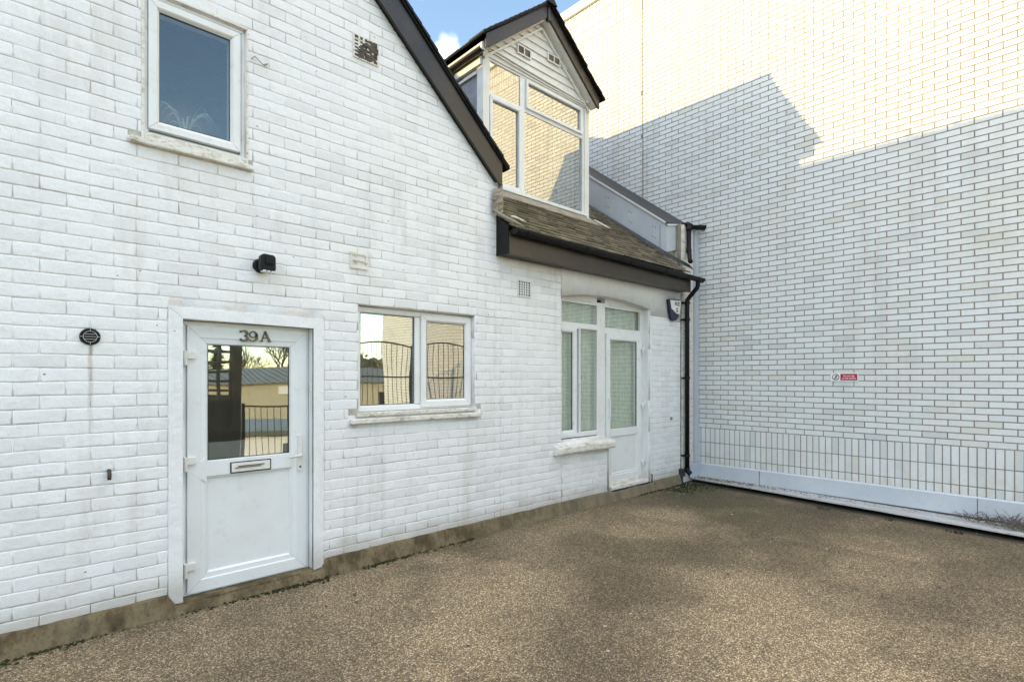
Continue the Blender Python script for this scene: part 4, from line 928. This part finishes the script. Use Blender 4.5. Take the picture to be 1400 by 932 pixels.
sp = []
for _ in range(1500):
    x = R.choice((R.uniform(-.1, 1.9), R.uniform(1.8, 3.4), R.uniform(6.3, 7.6)))
    if noise.noise(Vector((x * 2.2, 0, 0))) < R.uniform(-.3, .35): continue
    sp.append((x, -.06 - abs(R.gauss(0, .034)), .0))
sp += [(R.uniform(6.9, 7.7), -abs(R.gauss(.15, .16)) - .07, .0) for _ in range(350)]
clumps('moss', 'moss', sp, .006, .017, 'dark green moss along the foot of the plinth', 'moss', .8)
sp = []
for _ in range(420):
    y = -abs(R.gauss(.1, .7)) - .07; sp.append((R.uniform(7.80, 7.99), max(y, -3), .058))
sp += [(7.97 - abs(R.gauss(0, .10)), -R.uniform(.1, 5) ** 1.0, .045) for _ in range(150)]
sp += [(7.85 + R.uniform(-.25, .13), -4.3 + R.gauss(0, .35), R.uniform(.05, .09)) for _ in range(700)]
clumps('silt', 'weed', sp, .004, .018, 'brown silt and leaf litter lying in the metal tray', 'litter', .5)
m = M()
for _ in range(1100):
    y = -4.35 + R.uniform(-1, 1) * R.uniform(0, 1.05) + .1; x = 7.80 + R.uniform(-.25, .18) * (1 if abs(y + 4.3) < .7 else .5); z = .04
    if x < 7.48: continue
    l = R.uniform(.05, .16); a = R.uniform(0, 6.28); el = R.uniform(-.1, .9); d_ = Vector((math.cos(a) * math.cos(el), math.sin(a) * math.cos(el), math.sin(el)))
    p0 = Vector((x, y, z + R.uniform(0, .05))); m.tube([p0, p0 + d_ * l * .5 + Vector((0, 0, .01)), p0 + d_ * l], [.0035, .003, .0015], 4, False)
for _ in range(700):
    y = -4.3 + R.gauss(0, .42); x = 7.84 + R.uniform(-.26, .14) * (1 if abs(y + 4.3) < .6 else .5); p0 = Vector((x, y, .05 + R.uniform(0, .09) * math.exp(-((y + 4.4) / .45) ** 2)))
    a = R.uniform(0, 6.28); e_ = Vector((math.cos(a), math.sin(a), R.uniform(-.3, .6))) * R.uniform(.010, .026); f_ = Vector((-math.sin(a), math.cos(a), R.uniform(-.4, .4))) * R.uniform(.005, .012)
    m.add([p0 - e_, p0 + f_, p0 + e_, p0 - f_], [(0, 1, 2, 3)])
m.build('dead_weeds', 'weed', None, label='tangle of dead weed stems and leaves heaped in the metal tray', cat='weeds', kind='stuff', recalc=False)
m = M()
for (cx, cy) in ((7.33, -2.05), (7.22, -3.35), (7.28, -2.75)):
    for k in range(26):
        a = R.uniform(0, 6.28); l = R.uniform(.02, .06); d_ = Vector((math.cos(a), math.sin(a), R.uniform(.2, .9))) * l; p0 = Vector((cx + R.uniform(-.04, .04), cy + R.uniform(-.08, .08), 0)); s_ = Vector((-math.sin(a), math.cos(a), 0)) * .006
        m.add([p0 - s_, p0 + s_, p0 + d_], [(0, 1, 2)])
m.build('green_weeds', 'moss', None, label='small green weeds sprouting along the edge of the tray', cat='weeds', kind='stuff', recalc=False)

# ================================================================== what stands behind the viewer (seen mirrored in the glass)
YF = -5.3
def railing(x0, x1, h, name, label, arch=0., mid=None):
    r = empty(name, ((x0 + x1) / 2, YF, 0), label, 'railing', 'iron railings along the yard edge'); b = M(); n = int((x1 - x0) / .105)
    top = lambda x: h + arch * (1 - ((x - (x0 + x1) / 2) / ((x1 - x0) / 2)) ** 2)
    for i in range(n + 1):
        x = x0 + (x1 - x0) * i / n; b.tube([(x, YF, .05), (x, YF, top(x))], .0065, 6)
    b.build('bars', 'rail', r)
    t = M(); t.tube([(x0 + (x1 - x0) * k / 12, YF, top(x0 + (x1 - x0) * k / 12)) for k in range(13)], .014, 8); t.build('top_rail', 'rail', r)
    for z in ([mid] if mid else []) + [.12]: t = M(); t.tube([(x0, YF, z), (x1, YF, z)], .014, 8); t.build('cross_rail', 'rail', r)
    for x in (x0, x1): t = M(); t.box(x - .025, x + .025, YF - .025, YF + .025, -.02, top(x) + .05); t.build('post', 'rail', r)
railing(4.72, 6.15, 2.25, 'iron_fence_panel', 'tall black iron fence panel with an arched top at the yard edge', .10, 1.63)
railing(6.20, 7.75, 2.25, 'iron_fence_panel', 'tall black iron fence panel next to the pale brick wall', .12, 1.63)
railing(2.85, 4.66, 1.10, 'iron_railing', 'low black iron railing beside the dark gate')
gt = empty('lattice_gate', (2.2, YF, 0), 'dark timber gate with open lattice in its top half', 'gate')
m = M(); m.box(1.55, 2.70, YF - .02, YF + .02, .05, 1.24); m.build('boarding', 'dkwood', gt)
m = M()
for x in (1.58, 1.76, 1.94, 2.12, 2.30, 2.47, 2.64): m.box(x - .024, x + .024, YF - .015, YF + .015, 1.24, 2.22)
for z in (1.40, 1.57, 1.74, 1.91, 2.08, 2.20): m.box(1.56, 2.69, YF - .012, YF + .012, z - .022, z + .022)
m.build('lattice', 'dkwood', gt)
m = M(); m.box(2.66, 2.80, YF - .05, YF + .05, 0, 2.2); m.build('gate_post', 'dkwood', gt)
m = M(); m.box(1.45, 1.55, YF - .05, YF + .05, 0, 2.2); m.build('gate_post', 'dkwood', gt)

far = empty('low_shed_building', (12, -33, -2.6), 'long low cream building with a grey corrugated roof beyond the yard', 'building')
m = M(); m.box(-6, 34, -38, -30, -2.6, 1.25); m.build('wall', 'creamwall', far)
m = M()
for k in range(200):
    x = -6.3 + k * .203; m.prism([(x, 1.2), (x + .1, 1.27), (x + .203, 1.2), (x + .203, 1.14), (x, 1.14)], 0, 1) if False else None
    z_ = .03 if k % 2 else 0
    m.add([(x, -29.6, 1.22 + z_), (x + .203, -29.6, 1.22 + z_), (x + .203, -34, 2.3 + z_), (x, -34, 2.3 + z_), (x + .203, -38.4, 1.22), (x, -38.4, 1.22)], [(0, 1, 2, 3), (3, 2, 4, 5)])
m.build('roof', 'corr', far, recalc=False)
for x in (2, 8, 19, 26): m = M(); m.box(x, x + 1.2, -29.99, -29.9, -.6, .5); m.build('window', 'gasket', far)
m = M(); m.box(12.2, 13.9, -29.98, -29.9, .45, 1.0); m.build('sign_board', 'white', far)
low = empty('terrace_building', (8, -14, -2.6), 'white flat roofed outbuilding with dark windows below the yard', 'building')
m = M(); m.box(2, 16, -20, -15, -2.6, -.35); m.build('wall', 'white', low); m = M(); m.box(1.8, 16.2, -20.2, -14.8, -.35, -.2); m.build('roof', 'corr', low)
for x in (4, 7, 10, 13): m = M(); m.box(x, x + 1.5, -15, -14.97, -1.7, -.7); m.build('window', 'gasket', low)

m = M()
for k in range(9000):
    x = R.uniform(27, 95); zt_ = 3.9 + 2.2 * noise.noise(Vector((x * .11, 0, 0))) + 1.2 * noise.noise(Vector((x * .45, 3, 0))); z = -2.6 + (zt_ + 2.6) * R.random() ** .6; y = -62 + R.uniform(-3, 3)
    a = R.uniform(0, 3.14); s_ = R.uniform(.3, .7); d_ = Vector((math.cos(a), .3, math.sin(a))) * s_; e_ = Vector((-math.sin(a), .2, math.cos(a))) * s_ * .6; p0 = Vector((x, y, z)); m.add([p0 - d_, p0 + e_, p0 + d_, p0 - e_], [(0, 1, 2, 3)])
m.build('distant_wood', 'farwood', None, label='grey green belt of distant trees beyond the low building', cat='wood', kind='stuff', recalc=False)

def bare_tree(x, y, h, seed, label):
    rr = random.Random(seed); t = empty('bare_tree', (x, y, -2.6), label, 'tree', 'bare winter trees behind the low building'); tk = M(); cr = M()
    def grow(p, d, l, r, lvl, m):
        q = p + d * l; m.tube([p, (p + q) / 2 + Vector((rr.uniform(-1, 1), rr.uniform(-1, 1), 0)) * l * .06, q], [r, r * .85, r * .65], 5 if lvl else 8, False)
        if lvl >= 5: return
        for k in range(3 if lvl < 4 else 4):
            dd = (d + Vector((rr.uniform(-1, 1), rr.uniform(-1, 1), rr.uniform(-.1, .8))) * .75).normalized(); grow(q - d * l * rr.uniform(0, .25), dd, l * rr.uniform(.62, .82), r * .58, lvl + 1, cr)
    grow(Vector((x, y, -2.6)), Vector((0, 0, 1)), h * .28, h * .022, 0, tk); tk.build('trunk', 'bark', t, recalc=False); cr.build('crown', 'bark', t, recalc=False)
bare_tree(13.5, -42, 9, 3, 'bare branching tree nearest the right end of the far building')
bare_tree(17.5, -44, 10, 5, 'taller bare tree behind the middle of the far building')
bare_tree(22, -46, 11, 8, 'bare tree furthest along the far building')
def conifer(x, y, h, label):
    t = empty('conifer', (x, y, -2.6), label, 'tree', 'conifers behind the low building'); m = M(); m.tube([(x, y, -2.6), (x, y, -2.6 + h)], [.18, .03], 8); m.build('trunk', 'bark', t); m = M()
    for k in range(1600):
        u = R.random() ** .7; z = -2.6 + h * (1 - u * .92); r = h * .17 * u * R.uniform(.35, 1.05) * (1 + .25 * math.sin(z * 5)); a = R.uniform(0, 6.28); p0 = Vector((x + r * math.cos(a), y + r * math.sin(a), z)); d_ = Vector((math.cos(a), math.sin(a), -.35)) * .35; s_ = Vector((-math.sin(a), math.cos(a), R.uniform(-.4, .4))) * .13
        m.add([p0 - s_, p0 + s_, p0 + d_], [(0, 1, 2)])
    m.build('crown', 'needle', t, recalc=False)
conifer(10.2, -41, 8.5, 'dark pointed conifer left of the bare trees'); conifer(11.8, -43, 7, 'shorter dark conifer between the bare trees')

# ================================================================== light, sky, camera
SD = Vector((1, -.62, -.236))
sun = bpy.data.lights.new('sun', 'SUN'); sun.energy = 2.0; sun.angle = math.radians(.5); sun.color = (1, .72, .30)
so = bpy.data.objects.new('sun', sun); col.objects.link(so); so.rotation_euler = SD.to_track_quat('-Z', 'Y').to_euler(); so.location = (-10, 8, 12)
el = math.atan(.236 / math.hypot(1, .62)); az = math.atan2(-1, .62)
W = bpy.data.worlds.new('World'); sc.world = W; W.use_nodes = True; t = W.node_tree; t.nodes.clear()
N = t.nodes.new; out = N('ShaderNodeOutputWorld'); bg = N('ShaderNodeBackground'); sky = N('ShaderNodeTexSky')
sky.sky_type = 'NISHITA'; sky.sun_disc = False; sky.sun_elevation = el; sky.sun_rotation = az; sky.altitude = 50; sky.air_density = 1.; sky.dust_density = .35; sky.ozone_density = 1.0
bg.inputs[1].default_value = .15
tc = N('ShaderNodeTexCoord'); mp_ = N('ShaderNodeMapping'); mp_.inputs['Scale'].default_value = (1, 1, 2.6); nz_ = N('ShaderNodeTexNoise'); nz_.inputs['Scale'].default_value = 2.3; nz_.inputs['Detail'].default_value = 7; nz_.inputs['Roughness'].default_value = .62
L_ = t.links.new; L_(tc.outputs['Generated'], mp_.inputs[0]); L_(mp_.outputs[0], nz_.inputs['Vector'])
mr_ = N('ShaderNodeMapRange'); L_(nz_.outputs[0], mr_.inputs[0]); mr_.inputs[1].default_value = .52; mr_.inputs[2].default_value = .75; mr_.inputs[3].default_value = 0; mr_.inputs[4].default_value = .35
# a small bright cloud low over the dormer's left eave
def pixdir(px, py):
    u = (px - 700) / 733; v = (516 - py) / 733; f_ = math.radians(47.1); S_, C_ = math.sin(f_), math.cos(f_)
    return Vector((C_ + u * S_, S_ - u * C_, v)).normalized()
dist = N('ShaderNodeVectorMath'); dist.operation = 'DISTANCE'; L_(tc.outputs['Generated'], dist.inputs[0]); dist.inputs[1].default_value = pixdir(612, 74)
n2 = N('ShaderNodeTexNoise'); n2.inputs['Scale'].default_value = 28; n2.inputs['Detail'].default_value = 5; L_(tc.outputs['Generated'], n2.inputs['Vector'])
ad = N('ShaderNodeMath'); ad.operation = 'MULTIPLY_ADD'; L_(n2.outputs[0], ad.inputs[0]); ad.inputs[1].default_value = .04; L_(dist.outputs['Value'], ad.inputs[2])
m2 = N('ShaderNodeMapRange'); L_(ad.outputs[0], m2.inputs[0]); m2.inputs[1].default_value = .022; m2.inputs[2].default_value = .050; m2.inputs[3].default_value = .8; m2.inputs[4].default_value = 0
sp_ = N('ShaderNodeSeparateXYZ'); L_(tc.outputs['Generated'], sp_.inputs[0])
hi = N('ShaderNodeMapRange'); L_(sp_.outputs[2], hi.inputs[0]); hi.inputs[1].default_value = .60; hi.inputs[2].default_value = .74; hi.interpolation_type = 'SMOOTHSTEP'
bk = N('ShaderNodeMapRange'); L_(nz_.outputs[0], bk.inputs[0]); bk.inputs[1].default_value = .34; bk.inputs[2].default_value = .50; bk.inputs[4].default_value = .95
hm = N('ShaderNodeMath'); hm.operation = 'MULTIPLY'; L_(hi.outputs[0], hm.inputs[0]); L_(bk.outputs[0], hm.inputs[1])   # unseen bright cloud bank added overhead to lift the ambient light
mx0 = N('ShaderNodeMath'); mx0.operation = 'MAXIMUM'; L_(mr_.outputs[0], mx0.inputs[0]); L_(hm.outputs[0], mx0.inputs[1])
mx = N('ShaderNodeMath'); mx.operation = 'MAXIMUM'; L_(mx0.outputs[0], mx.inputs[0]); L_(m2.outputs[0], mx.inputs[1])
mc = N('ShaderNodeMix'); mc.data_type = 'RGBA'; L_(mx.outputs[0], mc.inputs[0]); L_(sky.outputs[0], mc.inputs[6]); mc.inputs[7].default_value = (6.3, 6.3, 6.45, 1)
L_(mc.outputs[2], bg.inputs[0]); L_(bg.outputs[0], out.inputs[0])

cam = bpy.data.cameras.new('camera'); co = bpy.data.objects.new('camera', cam); col.objects.link(co); sc.camera = co
co.location = (0, -4.3, 1.625); co.rotation_euler = (math.radians(90), 0, math.radians(47.1 - 90))
cam.sensor_width = 36; cam.lens = 733 / 1400 * 36; cam.shift_y = 50 / 1400; cam.clip_end = 1000; cam.clip_start = .05
vs = sc.view_settings; vs.view_transform = 'Standard'; vs.look = 'None'; vs.gamma = 1; vs.exposure = 1.72; vs.use_curve_mapping = False
sc.cycles.max_bounces = 8; sc.cycles.diffuse_bounces = 4; sc.cycles.caustics_reflective = False; sc.cycles.caustics_refractive = False
